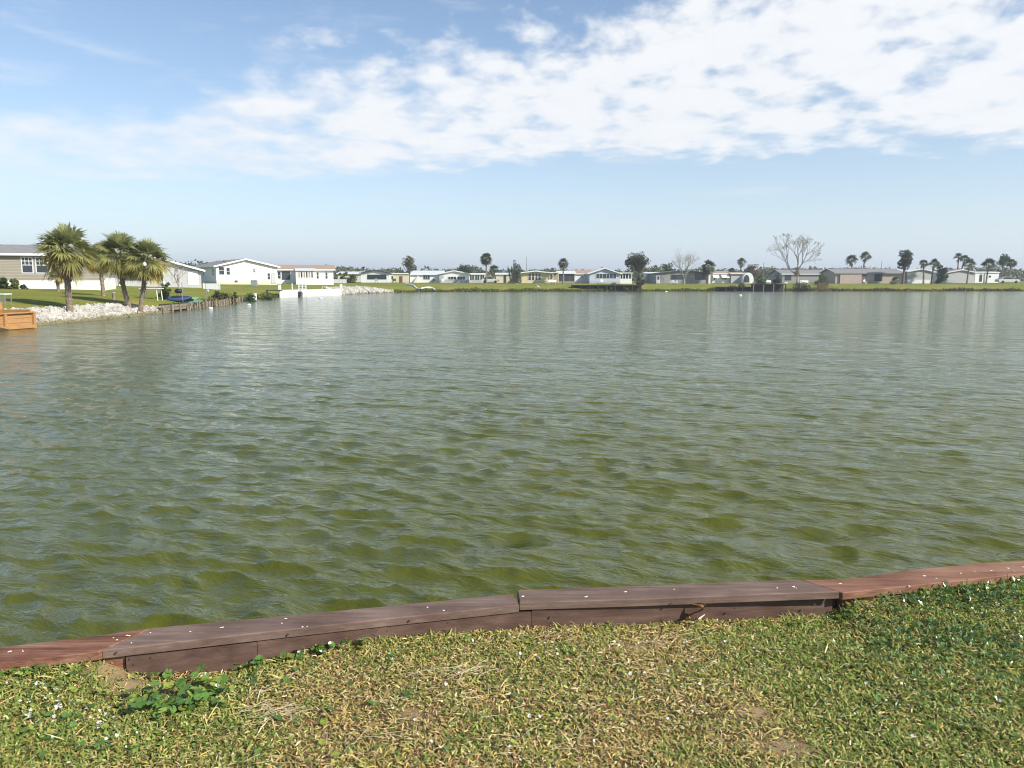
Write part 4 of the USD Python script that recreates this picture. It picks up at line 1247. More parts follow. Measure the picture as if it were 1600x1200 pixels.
def trunk_tube(mb, g, pts, r0, r1, rings=14, sides=10, rough=0.12):
    pts = np.asarray(pts, float)
    t = np.linspace(0, 1, rings)
    s = np.linspace(0, 1, len(pts))
    p = np.column_stack([np.interp(t, s, pts[:, i]) for i in range(3)])
    from scipy.interpolate import make_interp_spline
    if len(pts) > 2:
        p = make_interp_spline(s, pts, k=2)(t)
    r = np.interp(t, [0, .12, 1], [r0 * 1.3, r0, r1]) * (1 + rough * (np.arange(rings) % 2 - .5))
    mb.tube(p, r, sides)
    return p


def near_palm(name, label, px, d, lean_px, crown_px, crown_py, spread_px, seed, nl=62, nd=14, group=None, r=0.17, parts=True, nleaf=22):
    g = np.random.default_rng(seed)
    o = gp(px, d); k = mpp(d)
    t = thing(name, label, 'palm tree', o, group=group)
    top = np.array([(crown_px - px) * k, 0.0, zat(crown_py, d) - o[2]])
    R = spread_px * k / 2
    m = MB()
    trunk_tube(m, g, [[0, 0, -.3], [top[0] * lean_px, g.normal(0, .05), top[2] * .5], top - [0, 0, .2]], r, r * .8, 22, 12, .16)
    for _ in range(int(30)):   # old leaf bases
        z = g.uniform(.45, 1.0); a = g.uniform(0, 6.28)
        c = np.array([np.interp(z, [0, .5, 1], [0, top[0] * lean_px, top[0]]), 0, top[2] * z - .2])
        h = np.array([math.cos(a), math.sin(a), 0])
        m.tube([c + h * r * .7, c + h * r * 1.25 + [0, 0, .1]], [.05, .025], 4)
    m.build('trunk', BOOT, t)
    for i in range(nl):
        f = (i + .5) / nl
        el = math.radians(84 - 128 * f ** 1.05 + g.normal(0, 10))
        az = i * 2.39996 + g.normal(0, .2)
        pet = R * g.uniform(.36, .62); sz = R * g.uniform(.5, .64)
        v, fc = fan_frond(g, az, el, pet, sz, nleaf, droop=0.35 + .25 * f, fold=.3)
        base = np.array([0.255, 0.28, 0.115]) * (1 - f) + np.array([0.32, 0.30, 0.085]) * f
        if f > .72 and g.uniform() < .5:
            base = np.array([0.42, 0.34, 0.07])
        col = np.repeat((base * g.uniform(.8, 1.25))[None], len(v), 0)
        obj('frond', (v + top, fc), FOLIAGE, t, color=col)
    for i in range(nd):
        az = i * 2.39996 + 1 + g.normal(0, .3); el = math.radians(g.uniform(-78, -40))
        v, fc = fan_frond(g, az, el, R * .42, R * g.uniform(.34, .46), nleaf, droop=.8, fold=.8)
        base = np.array([[0.34, 0.22, 0.10], [0.24, 0.17, 0.10], [0.38, 0.29, 0.08]][i % 3])
        obj('dry_frond', (v + top - [0, 0, .1], fc), DEAD, t, color=np.repeat((base * g.uniform(.8, 1.2))[None], len(v), 0))
    for i in range(5):   # flower stalks
        az = g.uniform(0, 6.28)
        h = np.array([math.cos(az), math.sin(az), 0])
        mm = MB()
        q = [top + h * R * x + np.array([0, 0, R * (.35 * x - .75 * x * x)]) for x in np.linspace(0, .95, 6)]
        mm.tube(q, [.02, .018, .015, .012, .01, .006], 4)
        for _ in range(26):
            x = g.uniform(.4, .95); c = top + h * R * x + np.array([0, 0, R * (.35 * x - .75 * x * x)])
            mm.tube([c, c + g.normal(0, .16, 3) - [0, 0, .14]], [.008, .004], 3)
        mm.build('flower_stalk', look(f'{name}_stalk_{seed}_{i}', (0.27, 0.22, 0.17), .9), t)
    return t


near_palm('cabbage_palm', 'upright cabbage palm on the pale rocks in front of the beige home', 106, 42.3, 0.1, 107, 392, 92, 101, r=.17)
near_palm('cabbage_palm', 'middle cabbage palm with a slightly bowed dark trunk at the end of the lawn', 202, 50.2, 1.0, 191, 398, 82, 102, r=.15)
near_palm('cabbage_palm', 'cabbage palm leaning to the right from the same spot as the bowed one', 215, 50.0, 0.45, 233, 405, 74, 103, r=.14, nd=16)
near_palm('cabbage_palm', 'shorter ragged cabbage palm farther back between the two front palms', 160, 57.0, 0.3, 156, 404, 52, 104, nl=36, nd=26, r=.14)
near_palm('cabbage_palm', 'dark bushy cabbage palm against the beige home behind the upright palm', 90, 63.0, 0.3, 91, 430, 34, 105, nl=22, nd=4, r=.12)

# far palms: two of a kind, copied
def far_palm_source(name, label, px, d, crown_py, spread_px, seed, skirt=10, lean=0.0, nl=44, col=(0.11, 0.13, 0.065), low=125):
    g = np.random.default_rng(seed)
    o = gp(px, d); k = mpp(d)
    t = thing(name, label, 'palm tree', o, group=None)
    top = np.array([lean * k, 0, zat(crown_py, d) - o[2]]); R = spread_px * k / 2
    m = MB(); trunk_tube(m, g, [[0, 0, -.3], [lean * k * .35, 0, top[2] * .5], top], .2, .15, 10, 7); m.build('trunk', BOOT, t)
    vs, fs, cs, n = [], [], [], 0
    for i in range(nl + skirt):
        f = (i + .5) / nl
        dry = i >= nl
        el = math.radians(g.uniform(-80, -45)) if dry else math.radians(84 - low * f ** 1.05 + g.normal(0, 10))
        v, fc = fan_frond(g, i * 2.4 + g.normal(0, .2), el, R * g.uniform(.42, .58), R * (.46 if dry else .6), 11, .5, .3, wide=.085)
        v = v + top
        c = np.array([0.26, 0.19, 0.11]) if dry else np.array(col) * g.uniform(.7, 1.35)
        vs.append(v); fs.append(fc + n); cs.append(np.repeat(c[None], len(v), 0)); n += len(v)
    obj('crown', (np.vstack(vs), np.vstack(fs)), FOLIAGE, t, color=np.vstack(cs))
    return t


FP = [
    ('tall slim palm with a brown skirt left of the yellow shed', 760, 186, 404, 22, 12, 0),
    ('palm with a rounded crown in front of the carport roof', 880, 186, 411, 20, 6, 0),
    ('bushy yellow green palm at the right end of the grey gabled home', 1106, 188, 416, 25, 14, 0),
    ('wind swept palm rising over the white awning home', 1155, 215, 410, 18, 4, 3),
    ('lower dark palm of the pair above the long tan building', 1331, 214, 406, 21, 3, -2),
    ('higher palm of the pair above the long tan building', 1346, 216, 401, 20, 3, 4),
    ('left palm in front of the white gabled home at the right', 1443, 187, 412, 16, 3, -2),
    ('right palm in front of the white gabled home at the right', 1455, 187, 412, 19, 3, 3),
    ('left stem of the twin palms above the grey home at the right', 1495, 200, 402, 17, 2, 0),
    ('right stem of the twin palms above the grey home at the right', 1499, 200, 405, 16, 2, 6),
    ('palm with drooping fronds beside the dense dark tree at the right edge', 1576, 205, 411, 17, 8, 2),
    ('spreading palm in front of the small white shed', 1511, 187, 413, 22, 2, 2),
    ('second spreading palm in front of the white boxy building', 1541, 187, 414, 26, 2, 2),
    ('low pale palm behind the yellow shed', 772, 215, 421, 18, 6, 0),
    ('short palm behind the arched shelter', 1143, 205, 424, 14, 4, 0),
]
for i, (lab, px, d, cpy, sp, sk, ln) in enumerate(FP):
    far_palm_source('fan_palm', lab, px, d, cpy, sp, 200 + i, sk, ln, nl=44 if sk > 4 else 30, low=125 if sk > 4 else 100)

def shore_d0(px):
    return float(np.interp(px, [0, 57, 120, 200, 260, 285, 340, 380, 437, 530, 610, 660], [32.3, 38, 41.1, 47.1, 54, 57.6, 68.3, 83.7, 103.9, 123.7, 148.6, 162.5]))


# broad trees
tree('oval_tree', 'slim feathery tree on the far bank in front of the white homes', 640, 184, 627, 653, 397, 428, OLIVE, 1500, .3, 26, 301, tr=.13)
tree('round_tree', 'large dense rounded tree beside the timber dock, taller than the roofs', 1003, 181, 974, 1015, 393, 428, [(0.085, 0.085, 0.035), (0.11, 0.10, 0.045), (0.06, 0.065, 0.028)], 4600, .32, 60, 302, tr=.22, droop=.2)
tree('round_tree_skirt', 'drooping lower bush under the large rounded tree', 1001, 180.5, 991, 1011, 424, 441, OLIVE, 1000, .28, 20, 303, cat='bush')
tree('shaggy_tree', 'tall narrow shaggy dark tree right of the long tan building', 1411, 186, 1401, 1424, 385, 426, [(0.05, 0.065, 0.03), (0.07, 0.08, 0.035), (0.09, 0.085, 0.05)], 2600, .34, 40, 304, tr=.3)
tree('dense_tree', 'dense dark leaning tree above the white sheds at the right', 1565, 212, 1554, 1575, 397, 418, GREENS, 1600, .32, 24, 305, tr=.25)
tree('dark_bush', 'tall dark green bush between the white and grey homes at the right', 1472, 186, 1457, 1484, 411, 441, [(0.045, 0.065, 0.035), (0.06, 0.075, 0.04)], 2000, .32, 30, 306, cat='bush')
tree('grey_green_tree', 'rounded tree behind the roof of the pale gabled home', 728, 225, 709, 746, 409, 436, GREYGREEN, 1800, .42, 34, 307)
tree('grey_green_tree', 'dark tree behind the white roofed extension by the round tree', 1041, 225, 1032, 1052, 407, 436, GREYGREEN, 1200, .4, 24, 308)
tree('bush', 'brown green thicket behind the arched shelter', 1178, 225, 1160, 1190, 411, 434, BROWNLEAF, 1800, .3, 30, 309)
tree('bush', 'dark shrub in the yard right of the arched shelter', 1188, 184, 1175, 1200, 427, 444, GREENS, 900, .28, 18, 310, cat='bush')
tree('bush', 'round bright green bush under the tall leafless tree', 1283, 182, 1272, 1297, 424, 443, GREENS, 1200, .28, 20, 311, cat='bush')
tree('bush', 'reddish green shrub left of the shaded grey home', 1213, 186, 1203, 1224, 423, 443, BROWNLEAF + GREENS, 900, .28, 18, 312, cat='bush')
tree('yellow_bush', 'yellow green bush beside the white picture window home', 549, 176, 538, 563, 426, 443, LIME, 1500, .3, 22, 313, cat='bush')
tree('yellow_bush', 'feathery yellow palm like bush right of the sunroom home', 536, 172, 527, 546, 417, 443, LIME + OLIVE, 1100, .4, 18, 314, cat='bush', flat=.3)
tree('small_bush', 'low bush in front of the long tan building doorway', 1397, 184, 1391, 1405, 431, 441, OLIVE, 500, .22, 12, 315, cat='bush')
tree('hedge_bush', 'green rounded hedge at the left end of the beige home', 6, 66, -8, 16, 429, 453, GREENS, 2600, .12, 22, 316, cat='bush')
tree('hedge_bush', 'yellow variegated shrub beside the green hedge at the beige home', 21, 65.5, 12, 30, 432, 453, LIME, 2200, .12, 20, 317, cat='bush')
tree('small_bush', 'low dark clipped bush by the white skirting of the beige home', 35, 66, 28, 42, 444, 453, GREENS, 900, .1, 12, 318, cat='bush')
tree('small_bush', 'low green shrub beside the grey house porch', 258, 62, 245, 270, 437, 452, GREENS, 1500, .13, 18, 319, cat='bush')
tree('brush_pile', 'dark brush growing on the bank above the timber bulkhead', 341, 73, 326, 358, 452, 468, OLIVE + BROWNLEAF, 2000, .16, 22, 320, cat='bush', tr=.04)
tree('brush_pile', 'tall weeds with thin twigs right of the dark bank brush', 364, 76, 356, 374, 452, 466, OLIVE, 800, .16, 14, 321, cat='bush', tr=.04)
tree('bank_bush', 'low dark green shrub on the bank in front of the white bin', 388, 84, 376, 402, 457, 468, GREENS, 1400, .15, 18, 322, cat='bush', tr=.04)
tree('bank_bush', 'wide mound of green weeds running up to the white seawall', 415, 92, 398, 436, 458, 468, GREENS + LIME, 1600, .18, 26, 323, cat='bush', tr=.04)
tree('shore_bush', 'dark drooping shoreline bush left of the small dock', 1152, 172, 1128, 1180, 442, 455, GREENS + OLIVE, 2200, .28, 34, 324, cat='bush', tr=.06)
tree('shore_bush', 'dark shoreline thicket right of the small dock', 1256, 172, 1226, 1276, 439, 455.5, [(0.05, 0.06, 0.03), (0.08, 0.075, 0.04)], 2400, .28, 36, 325, cat='bush', tr=.06)
tree('dry_reeds', 'tan dry reeds at the water edge right of the dark thicket', 1282, 171.5, 1266, 1306, 437, 455.5, [(0.34, 0.25, 0.13), (0.27, 0.2, 0.1), (0.2, 0.15, 0.07)], 1800, .5, 26, 326, cat='reeds', tr=.05, flat=.12)
tree('dry_reeds', 'tuft of tan reeds standing in front of the dark timber dock', 957, 171.5, 950, 966, 441, 455, [(0.34, 0.27, 0.13), (0.25, 0.2, 0.1)], 700, .45, 14, 327, cat='reeds', tr=.04, flat=.12)
tree('shore_bush', 'green weeds growing below the left half of the timber dock', 922, 171.5, 894, 948, 447, 455, GREENS + OLIVE, 1300, .25, 26, 328, cat='bush', tr=.04)
tree('shore_bush', 'green weeds growing below the right half of the timber dock', 983, 171.5, 966, 1002, 447, 455, GREENS + OLIVE, 900, .25, 20, 329, cat='bush', tr=.04)
tree('overhanging_tree', 'tree at the far left edge showing only a few leaf tips', -14, 60, -26, 3, 338, 376, OLIVE, 1200, .22, 20, 330)

for i, px in enumerate(range(292, 372, 9)):
    dd_ = shore_d0(px)
    tree('bank_weeds', ['tan dry weeds hanging over the timber bulkhead near the kayaks', 'tan and green weeds over the timber bulkhead, second from its left end', 'weeds over the timber bulkhead, third from its left end', 'dry weeds at the middle of the timber bulkhead', 'weeds just right of the middle of the timber bulkhead', 'weeds below the left side of the dark bank brush', 'weeds below the middle of the dark bank brush', 'weeds below the right side of the dark bank brush', 'weeds at the right end of the timber bulkhead'][i], px, dd_ + .1, px - 5, px + 6, 484 - (px - 292) * .20 - 13, 480, [(0.30, 0.24, 0.11), (0.2, 0.19, 0.06), (0.13, 0.14, 0.04)], 260, .22, 8, 500 + i, cat='bush', tr=.02, flat=.22)

# spiky column tree: a bundle of upright spires
g = np.random.default_rng(340)
o = gp(804, 184); k = mpp(184)
t = thing('spire_tree', 'dark green many spired column tree beside the yellow home', 'tree', o)
cs, rs = [], []
for _ in range(15):
    x, y, h = g.uniform(-10, 10) * k, g.uniform(-1.3, 1.3), g.uniform(24, 37) * k
    h *= 1 - .25 * abs(x / (10 * k))
    for z in np.linspace(.15, 1, 9):
        cs.append([x * (.55 + .45 * z), y, h * z]); rs.append([.26, .26, .4])
me, col = leaf_cloud(g, cs, rs, 3600, .24, GREYGREEN, .5)
obj('crown', me, FOLIAGE, t, color=col)
m = MB()
for _ in range(8):
    x = g.uniform(-6, 6) * k
    m.tube([[x * .5, 0, -.2], [x, g.uniform(-.5, .5), 3.4]], [.09, .04], 5)
m.build('trunk', BARK, t)

# leafless trees
for (nm, lab, px, d, L0, top, seed, r, depth, spread, leafy) in [
        ('bare_tree', 'wide leafless grey tree in front of the grey gabled home', 1069, 184, 1.7, 387, 351, .2, 7, .80, 0),
        ('bare_tree', 'tallest leafless tree with a forked trunk on the far bank', 1247, 183, 3.0, 361, 352, .32, 6, .55, 1),
        ('bare_tree', 'small dead white tree beside the wide white door', 277, 74, 1.1, 405, 353, .12, 4, .6, 0)]:
    g = np.random.default_rng(seed)
    o = gp(px, d)
    t = thing(nm, lab, 'tree', o)
    g = np.random.default_rng(seed * 100 + {1069: 8, 1247: 4, 277: 8}[px])
    m, tips = MB(), []
    if px == 1069:      # short bole, many wide limbs
        m.tube([[0, 0, -.2], [.03, 0, .8], [0, 0, 1.7]], [.24, .2, .17], 8)
        for q in range(7):
            a_, ti = q * 2.4 + g.normal(0, .3), g.uniform(.25, 1.0)
            dd_ = np.array([math.sin(ti) * math.cos(a_), math.sin(ti) * math.sin(a_), math.cos(ti)])
            branching(m, g, [0, 0, 1.2 + .07 * q], dd_, 1.9, .11, 5, .55, .10, 5, tips, .78)
    else:
        branching(m, g, [0, 0, -.2], [0.02, 0, 1], L0, r, depth, spread, .10, 7, tips, .80)
    v, f = m.mesh()
    s_ = (zat(top, d) - o[2]) / v[:, 2].max()
    v = v * s_
    wide = {1069: 43, 1247: 74, 277: 34}[px] * mpp(d)
    sx = .6 + .4 * wide / (np.percentile(v[:, 0], 99.5) - np.percentile(v[:, 0], .5))
    v[:, :2] *= sx
    obj('branches', (v, f), PALEBARK, t)
    if leafy:
        tp = np.array(tips) * s_ * [sx, sx, 1]
        sel = tp[g.choice(len(tp), min(len(tp), 170), replace=False)]
        me, col = leaf_cloud(g, sel, np.full(len(sel), .36), 1500, .2, [(0.22, 0.15, 0.10), (0.28, 0.2, 0.14)], .5)
        obj('dry_leaves', me, FOLIAGE, t, color=col)
        me, col = leaf_cloud(g, [[-.5, -.3, 3.0], [-.4, -.2, 3.8], [-.2, -.3, 2.4]], [.6, .55, .5], 420, .22, BROWNLEAF, .5)
        obj('vine_clump', me, FOLIAGE, t, color=col)

# the line of woods far behind the homes
g = np.random.default_rng(360)
cs, rs = [], []
for px in np.arange(440, 1900, 2.6):
    d = g.uniform(270, 420); x = (px - 800) / (FPX * 1.009) * d
    top = 420.5 + 5.5 * (meshkit.fbm(np.array([[px * .03, 0, 0]]), 3, 4)[0] - .5) * 2 + g.normal(0, 1.2) - (3 if 480 < px < 580 else 0)
    h = zat(top, d) - 2.0
    for z in (.35, .72):
        cs.append([x + g.normal(0, 1), d + g.normal(0, 3), 2 + h * z]); rs.append([g.uniform(1.5, 3.4), 2.5, h * .34])
me, col = leaf_cloud(g, cs, rs, 40000, 1.0, GREYGREEN + OLIVE, .75)
tag(obj('far_woods', me, FOLIAGE, color=col), 'hazy grey green woods behind the far row of homes', 'woods', kind='stuff')
g = np.random.default_rng(361)
cs, rs = [], []
for px in np.arange(-60, 330, 2.6):
    d = g.uniform(130, 190); x = (px - 800) / (FPX * 1.009) * d
    h = zat(g.normal(409, 2.5) if px > 240 else g.normal(405, 4), d) - 1.9
    for z in (.35, .72):
        cs.append([x + g.normal(0, .7), d + g.normal(0, 3), 1.9 + h * z]); rs.append([g.uniform(.8, 1.8), 1.6, h * .32])
me, col = leaf_cloud(g, cs, rs, 7000, .55, GREYGREEN + OLIVE, .7)
tag(obj('left_woods', me, FOLIAGE, color=col), 'grey green woods behind the homes on the left shore', 'woods', kind='stuff')

# rough grass along the water's edge
g = np.random.default_rng(370)
V, F, C, n = [], [], [], 0
for _ in range(15000):
    a = g.uniform(-1.05, .95) if g.uniform() < .8 else g.uniform(-2.2, -1.05)
    px_ok = True
    rr = shore_r(a) + abs(g.normal(0, .55)) + .05
    x, y = LC[0] + rr * math.sin(a), LC[1] + rr * math.cos(a)
    if y < 30 or abs(x / y) > .9:
        continue
    px = 800 + FPX * 1.009 * x / y
    if px < 268 or 433 < px < 612:
        continue
    z = float(np.interp(rr - shore_r(a), PROF_O, PROF_Z)) - .05
    h = g.uniform(.12, .5) * (.45 + 1.9 * meshkit.noise(np.array([[px * .07, 1.5, 2]]), 3)[0] ** 2) * min(1, y / 130 + .25)
    w = .05 + .0009 * y
    aa = g.uniform(0, 3.14)
    dx, dy = math.cos(aa) * w, math.sin(aa) * w
    V += [[x - dx, y - dy, z], [x + dx, y + dy, z], [x + g.normal(0, .15), y + g.normal(0, .15), z + h]]
    F.append([n, n + 1, n + 2]); n += 3
    base = [(0.13, 0.17, 0.03), (0.17, 0.18, 0.045), (0.22, 0.18, 0.07), (0.08, 0.09, 0.03)][g.choice(4, p=[.35, .3, .2, .15])]
    if px > 1280:
        base = [(0.26, 0.19, 0.09), (0.13, 0.13, 0.04), (0.08, 0.075, 0.03)][g.choice(3)]
    C += [base] * 3
tag(obj('shore_grass', (np.array(V), np.array(F)), FOLIAGE, color=np.array(C)), 'rough grass and weeds along the far waterline', 'grass', kind='stuff')

# ------------------------------------------------------------------ left shore: rocks, bulkheads, yard things
def rocks(name, label, px0, px1, d_of, width, n, smin, smax, seed, z_up):
    """Angular pale stones heaped on the bank."""
    g = np.random.default_rng(seed)
    ico = trimesh.creation.icosphere(1)
    mb, cols = MB(), []
    for _ in range(n):
        px = g.uniform(px0, px1)
        d = d_of(px)
        s0 = ray(px, 440); x, y = s0[0] / s0[1] * d, d
        a = math.atan2(x - LC[0], y - LC[1])
        tt = g.uniform(0, 1) * (1 if px < px1 - 25 else (px1 - px) / 25 * .9 + .1)
        rr = shore_r(a) - .15 + tt * width
        x, y = LC[0] + rr * math.sin(a), LC[1] + rr * math.cos(a)
        z = float(np.interp(rr - shore_r(a), PROF_O, PROF_Z)) + g.uniform(-.02, z_up)
        s = g.uniform(smin, smax)
        v = ico.vertices * (1 + .28 * g.normal(size=(len(ico.vertices), 1)).clip(-1, 1)) * [s * g.uniform(.8, 1.5), s * g.uniform(.7, 1.2), s * g.uniform(.45, .8)]
        v = v @ rot(*g.uniform(0, 6.28, 3)).T
        mb.add(v + [x, y, z], ico.faces)
        wet = np.clip((z - .02) / .12, 0, 1)
        c = np.array([0.50, 0.47, 0.41]) * g.uniform(.65, 1.15)
        c = c * wet + np.array([0.20, 0.18, 0.10]) * (1 - wet)
        cols.append(np.repeat(c[None], len(v), 0))
    return tag(obj(name, mb.mesh(), ROCK, color=np.vstack(cols)), label, 'rocks', kind='stuff')


def shore_d(px):
    return float(np.interp(px, [0, 57, 120, 200, 260, 285, 340, 380, 437, 530, 610, 660], [32.3, 38, 41.1, 47.1, 54, 57.6, 68.3, 83.7, 103.9, 123.7, 148.6, 162.5]))


rocks('pale_riprap', 'heap of pale limestone rocks along the bank under the palms', 55, 266, shore_d, 2.4, 3400, .05, .15, 401, .05)
rocks('pale_riprap', 'far slope of pale rocks at the right end of the white seawall', 534, 612, shore_d, 4.5, 1500, .12, .3, 402, .15)

# orange lumber bulkhead at the left edge: runs along the shore, boards and posts
t = thing('lumber_bulkhead', 'new orange lumber bulkhead at the left edge of the water', 'bulkhead')
A, B = on_z(-70, 521, 0)[:2], on_z(54, 512, 0)[:2]
A[0] += .3
e = (B - A) / np.linalg.norm(B - A); nb = np.array([-e[1], e[0]])
if nb @ (np.array([0, 30]) - A) > 0 and nb[0] > 0:
    nb = -nb
LB = np.linalg.norm(B - A)
ztop = EYE - (486 - 440) * mpp(36.5)
Rm = np.array([[e[0], nb[0], 0], [e[1], nb[1], 0], [0, 0, 1]])


def seg(name, s0, s1, o0, o1, z0, z1, mat):
    mb = MB(); mb.box(s0, s1, o0, o1, z0, z1, Rm, np.array([A[0], A[1], 0]))
    v, f = mb.mesh()
    return obj(name, (v, f if np.linalg.det(Rm) > 0 else f[:, ::-1]), mat, t)


nbd = 5
for i in range(nbd):
    z0, z1 = -.35 + (ztop + .3) * i / nbd, -.35 + (ztop + .3) * (i + 1) / nbd - .015
    seg('board', 0, LB, -.04 + .004 * (i % 2), .0, z0, z1, ORANGE)
seg('cap_board', -.05, LB + .06, -.16, .12, ztop - .04, ztop + .01, ORANGE)
for s in (LB * .12, LB * .55, LB - .1):
    seg('post', s - .07, s + .07, -.15, -.045, -.6, ztop - .045, ORANGE)
seg('waler', 0.0, LB - .2, -.19, -.152, .02, .16, ORANGE)
seg('return_board', LB - .06, LB + .0, .125, 3.2, .2, ztop + .1, ORANGE)
seg('end_post', LB - 2.2, LB - 2.04, 1.6, 1.76, .2, ztop + .75, ORANGE)
seg('return_board', LB - 2.0, LB + .1, 1.66, 1.7, .3, ztop + .42, ORANGE)

# small mesh sided table at the left edge
o = gp(2, 42.5); o[2] = EYE - (489 - 440) * mpp(40)
t = thing('mesh_sided_stand', 'grey mesh sided stand with a white top at the left edge above the lumber', 'stand', (at_y(2, 440, 40)[0], 40, o[2]))
k = mpp(40)
m = MB(); m.box(-14 * k, 9 * k, -.3, .3, 29 * k, 30.5 * k); m.build('top', WHITEP, t)
for x in (-12 * k, 8 * k):
    for y in (-.25, .25):
        m = MB(); m.box(x - .02, x + .02, y - .02, y + .02, -.2, 29 * k); m.build('leg', GREYM, t)
m = MB()
for i in range(14):
    x = -11.5 * k + 19 * k * i / 13
    m.box(x - .006, x + .006, -.253, -.247, .05, 28.5 * k)
for i in range(12):
    z = .08 + 27 * k * i / 11
    m.box(-11.5 * k, 7.6 * k, -.259, -.2535, z - .005, z + .005)
m.build('mesh_side', GREYM, t)

# stump-like white post on the lawn
o = gp(176, 54)
t = thing('lawn_post', 'short pale weathered post standing alone on the lawn', 'post', o)
m = MB(); m.tube([[0, 0, -.1], [0, 0, .45]], .10, 10); m.build('post', OLDWOOD, t)
m = MB(); m.tube([[0, 0, .452], [0, 0, .49]], .12, 10); m.build('cap', CONC, t)

# white patio table leaning by the porch
o = gp(236, 60)
t = thing('patio_table', 'white plastic patio table behind the leaning palm', 'table', o)
m = MB(); m.box(-.75, .75, -.5, .5, .80, .85); m.build('tabletop', WHITEP, t)
for x in (-.62, .62):
    for y in (-.4, .4):
        m = MB(); m.tube([[x, y, -.1], [x * .9, y, .80]], .035, 6); m.build('leg', WHITEP, t)

# white lantern hung in the leaning palm
o = np.array(at_y(226, 413, 45.6))
t = thing('hanging_lantern', 'white round lantern hanging in the leaning palm', 'lantern', o)
m = MB()
ic = trimesh.creation.icosphere(2, 0.1); m.add(ic.vertices * [1, 1, 1.2], ic.faces); m.build('globe', WHITEP, t)
m = MB(); m.tube([[0, 0, .15], [.05, .2, .45]], .012, 5); m.build('cord', GREYM, t)

# old timber bulkhead beyond the rocks
t = thing('timber_bulkhead', 'weathered timber bulkhead with leaning stakes beyond the pale rocks', 'bulkhead')
prev = None
gg = np.random.default_rng(411)
pp = []
for px in np.linspace(246, 372, 46):
    d = shore_d(px) + .5
    r_ = ray(px, 440); x, y = r_[0] / r_[1] * d, d
    pp.append([x + .3, y])
pp = np.array(pp)
for i, (x, y) in enumerate(pp):
    if i < 14 and i % 5:
        continue
    h = gg.uniform(.28, .62)
    m = MB(); m.tube([[x, y, -.5], [x + gg.normal(0, .05), y + gg.normal(0, .05), h]], gg.uniform(.04, .085), 7); m.build('stake', OLDWOOD, t)
for i, z in ((0, .2), (1, .42)):
    m = MB()
    v, f = strip_board(pp[:17] + [-.12, 0], z - .08, z + .09, .05); m.add(v, f); m.build('rail', OLDWOOD, t)
v, f = strip_board(pp[:17] + [-.2, 0], .5, .6, .1); obj('dark_cap', (v, f), DARKWOOD, t)
v, f = strip_board(pp[16:] + [-.2, 0], -.3, .5, .06); obj('backing_boards', (v, f), OLDWOOD, t)

# white seawall, posts and dock stairs
t = thing('white_seawall', 'white panelled seawall below the sunroom home', 'seawall')
sw = []
for px in np.linspace(437, 533, 13):
    d = float(np.interp(px, [437, 533], [104, 124]))
    r_ = ray(px, 440); sw.append([r_[0] / r_[1] * d, d])
sw = np.array(sw)
for i in range(12):
    v, f = strip_board(sw[i:i + 2], -.6, .93, .12); obj('panel', (v, f), WHITE, t)
v, f = strip_board(sw + [0, -.06], .935, 1.03, .5); obj('coping', (v, f), CONC, t)
for i in (0, 12):
    m = MB(); m.box(sw[i][0] - .16, sw[i][0] + .16, sw[i][1] - .3, sw[i][1] + .02, 1.035, 1.75); m.build('post', WHITE, t)
t = thing('black_ramp', 'dark flat boat ramp at the left end of the white seawall', 'ramp', (sw[0][0] - .9, sw[0][1] + .2, 0))
m = MB(); m.box(-1.0, 1.0, -.5, 1.2, .92, 1.02); m.build('deck', DARKWOOD, t)
m = MB(); m.box(-.9, -.75, -.4, -.25, -.5, .92); m.build('leg', DARKWOOD, t)
i0 = 4
o = np.array([*sw[4], 0])
t = thing('dock_stairs', 'white railed stair platform reaching down into the water from the white seawall', 'stairs', (o[0], o[1] - .6, 0))
for x in (-1.0, -.05, .45, .95):
    m = MB(); m.box(x - .06, x + .06, -.06, .06, -.5, 1.9); m.build('rail_post', WHITEP, t)
for z in (1.1, 1.5, 1.86):
    m = MB(); m.box(-.05, .95, -.04, .04, z - .04, z + .04); m.build('rail', WHITEP, t)
for i in range(4):
    m = MB(); m.box(.5, 1.5, -.5 - .28 * i, -.25 - .28 * i, .75 - .22 * i, .8 - .22 * i); m.build('tread', WHITEP, t)
m = MB(); m.box(-.8, .38, -.35, .3, -.3, .72); m.build('dark_crib', DARKWOOD, t)
m = MB(); m.box(-1.06, .4, -.35, .4, .73, .80); m.build('deck', CONC, t)

# white fence panel, bins, unit and yard clutter in front of the white house
o = gp(330, 98)
t = thing('fence_panel', 'low white fence panel standing left of the large white home', 'fence', o)
for i in range(12):
    x = -.95 + i * .165
    m = MB(); m.box(x, x + .15, 0, .03, -.1, .72); m.build('picket', WHITEP, t)
for x in (-1.02, 1.04):
    m = MB(); m.box(x - .05, x + .05, -.03, .06, -.1, .8); m.build('post', WHITEP, t)
o = gp(395, 92)
t = thing('dock_box', 'white storage bin with a lid on the lawn in front of the large white home', 'bin', o)
m = MB(); m.box(-.28, .3, -.3, .3, -.1, .72); m.build('body', WHITEP, t)
m = MB(); m.box(-.31, .33, -.33, .33, .725, .80); m.build('lid', WHITEP, t)
o = gp(397, 120)
t = thing('air_conditioner', 'grey air conditioner unit against the gable wall of the large white home', 'air conditioner', o)
m = MB(); m.box(-.4, .4, -.4, .4, -.1, .95); m.build('case', GREYM, t)
for i in range(7):
    m = MB(); m.box(-.36, .36, -.43, -.403, .08 + i * .12, .14 + i * .12); m.build('louvre', LGREY, t)
o = gp(324, 80)
t = thing('garden_globe', 'small pale globe on a stake on the lawn by the bank', 'ornament', o)
m = MB(); ic = trimesh.creation.icosphere(2, .13); m.add(ic.vertices + [0, 0, .42], ic.faces); m.build('globe', CONC, t)
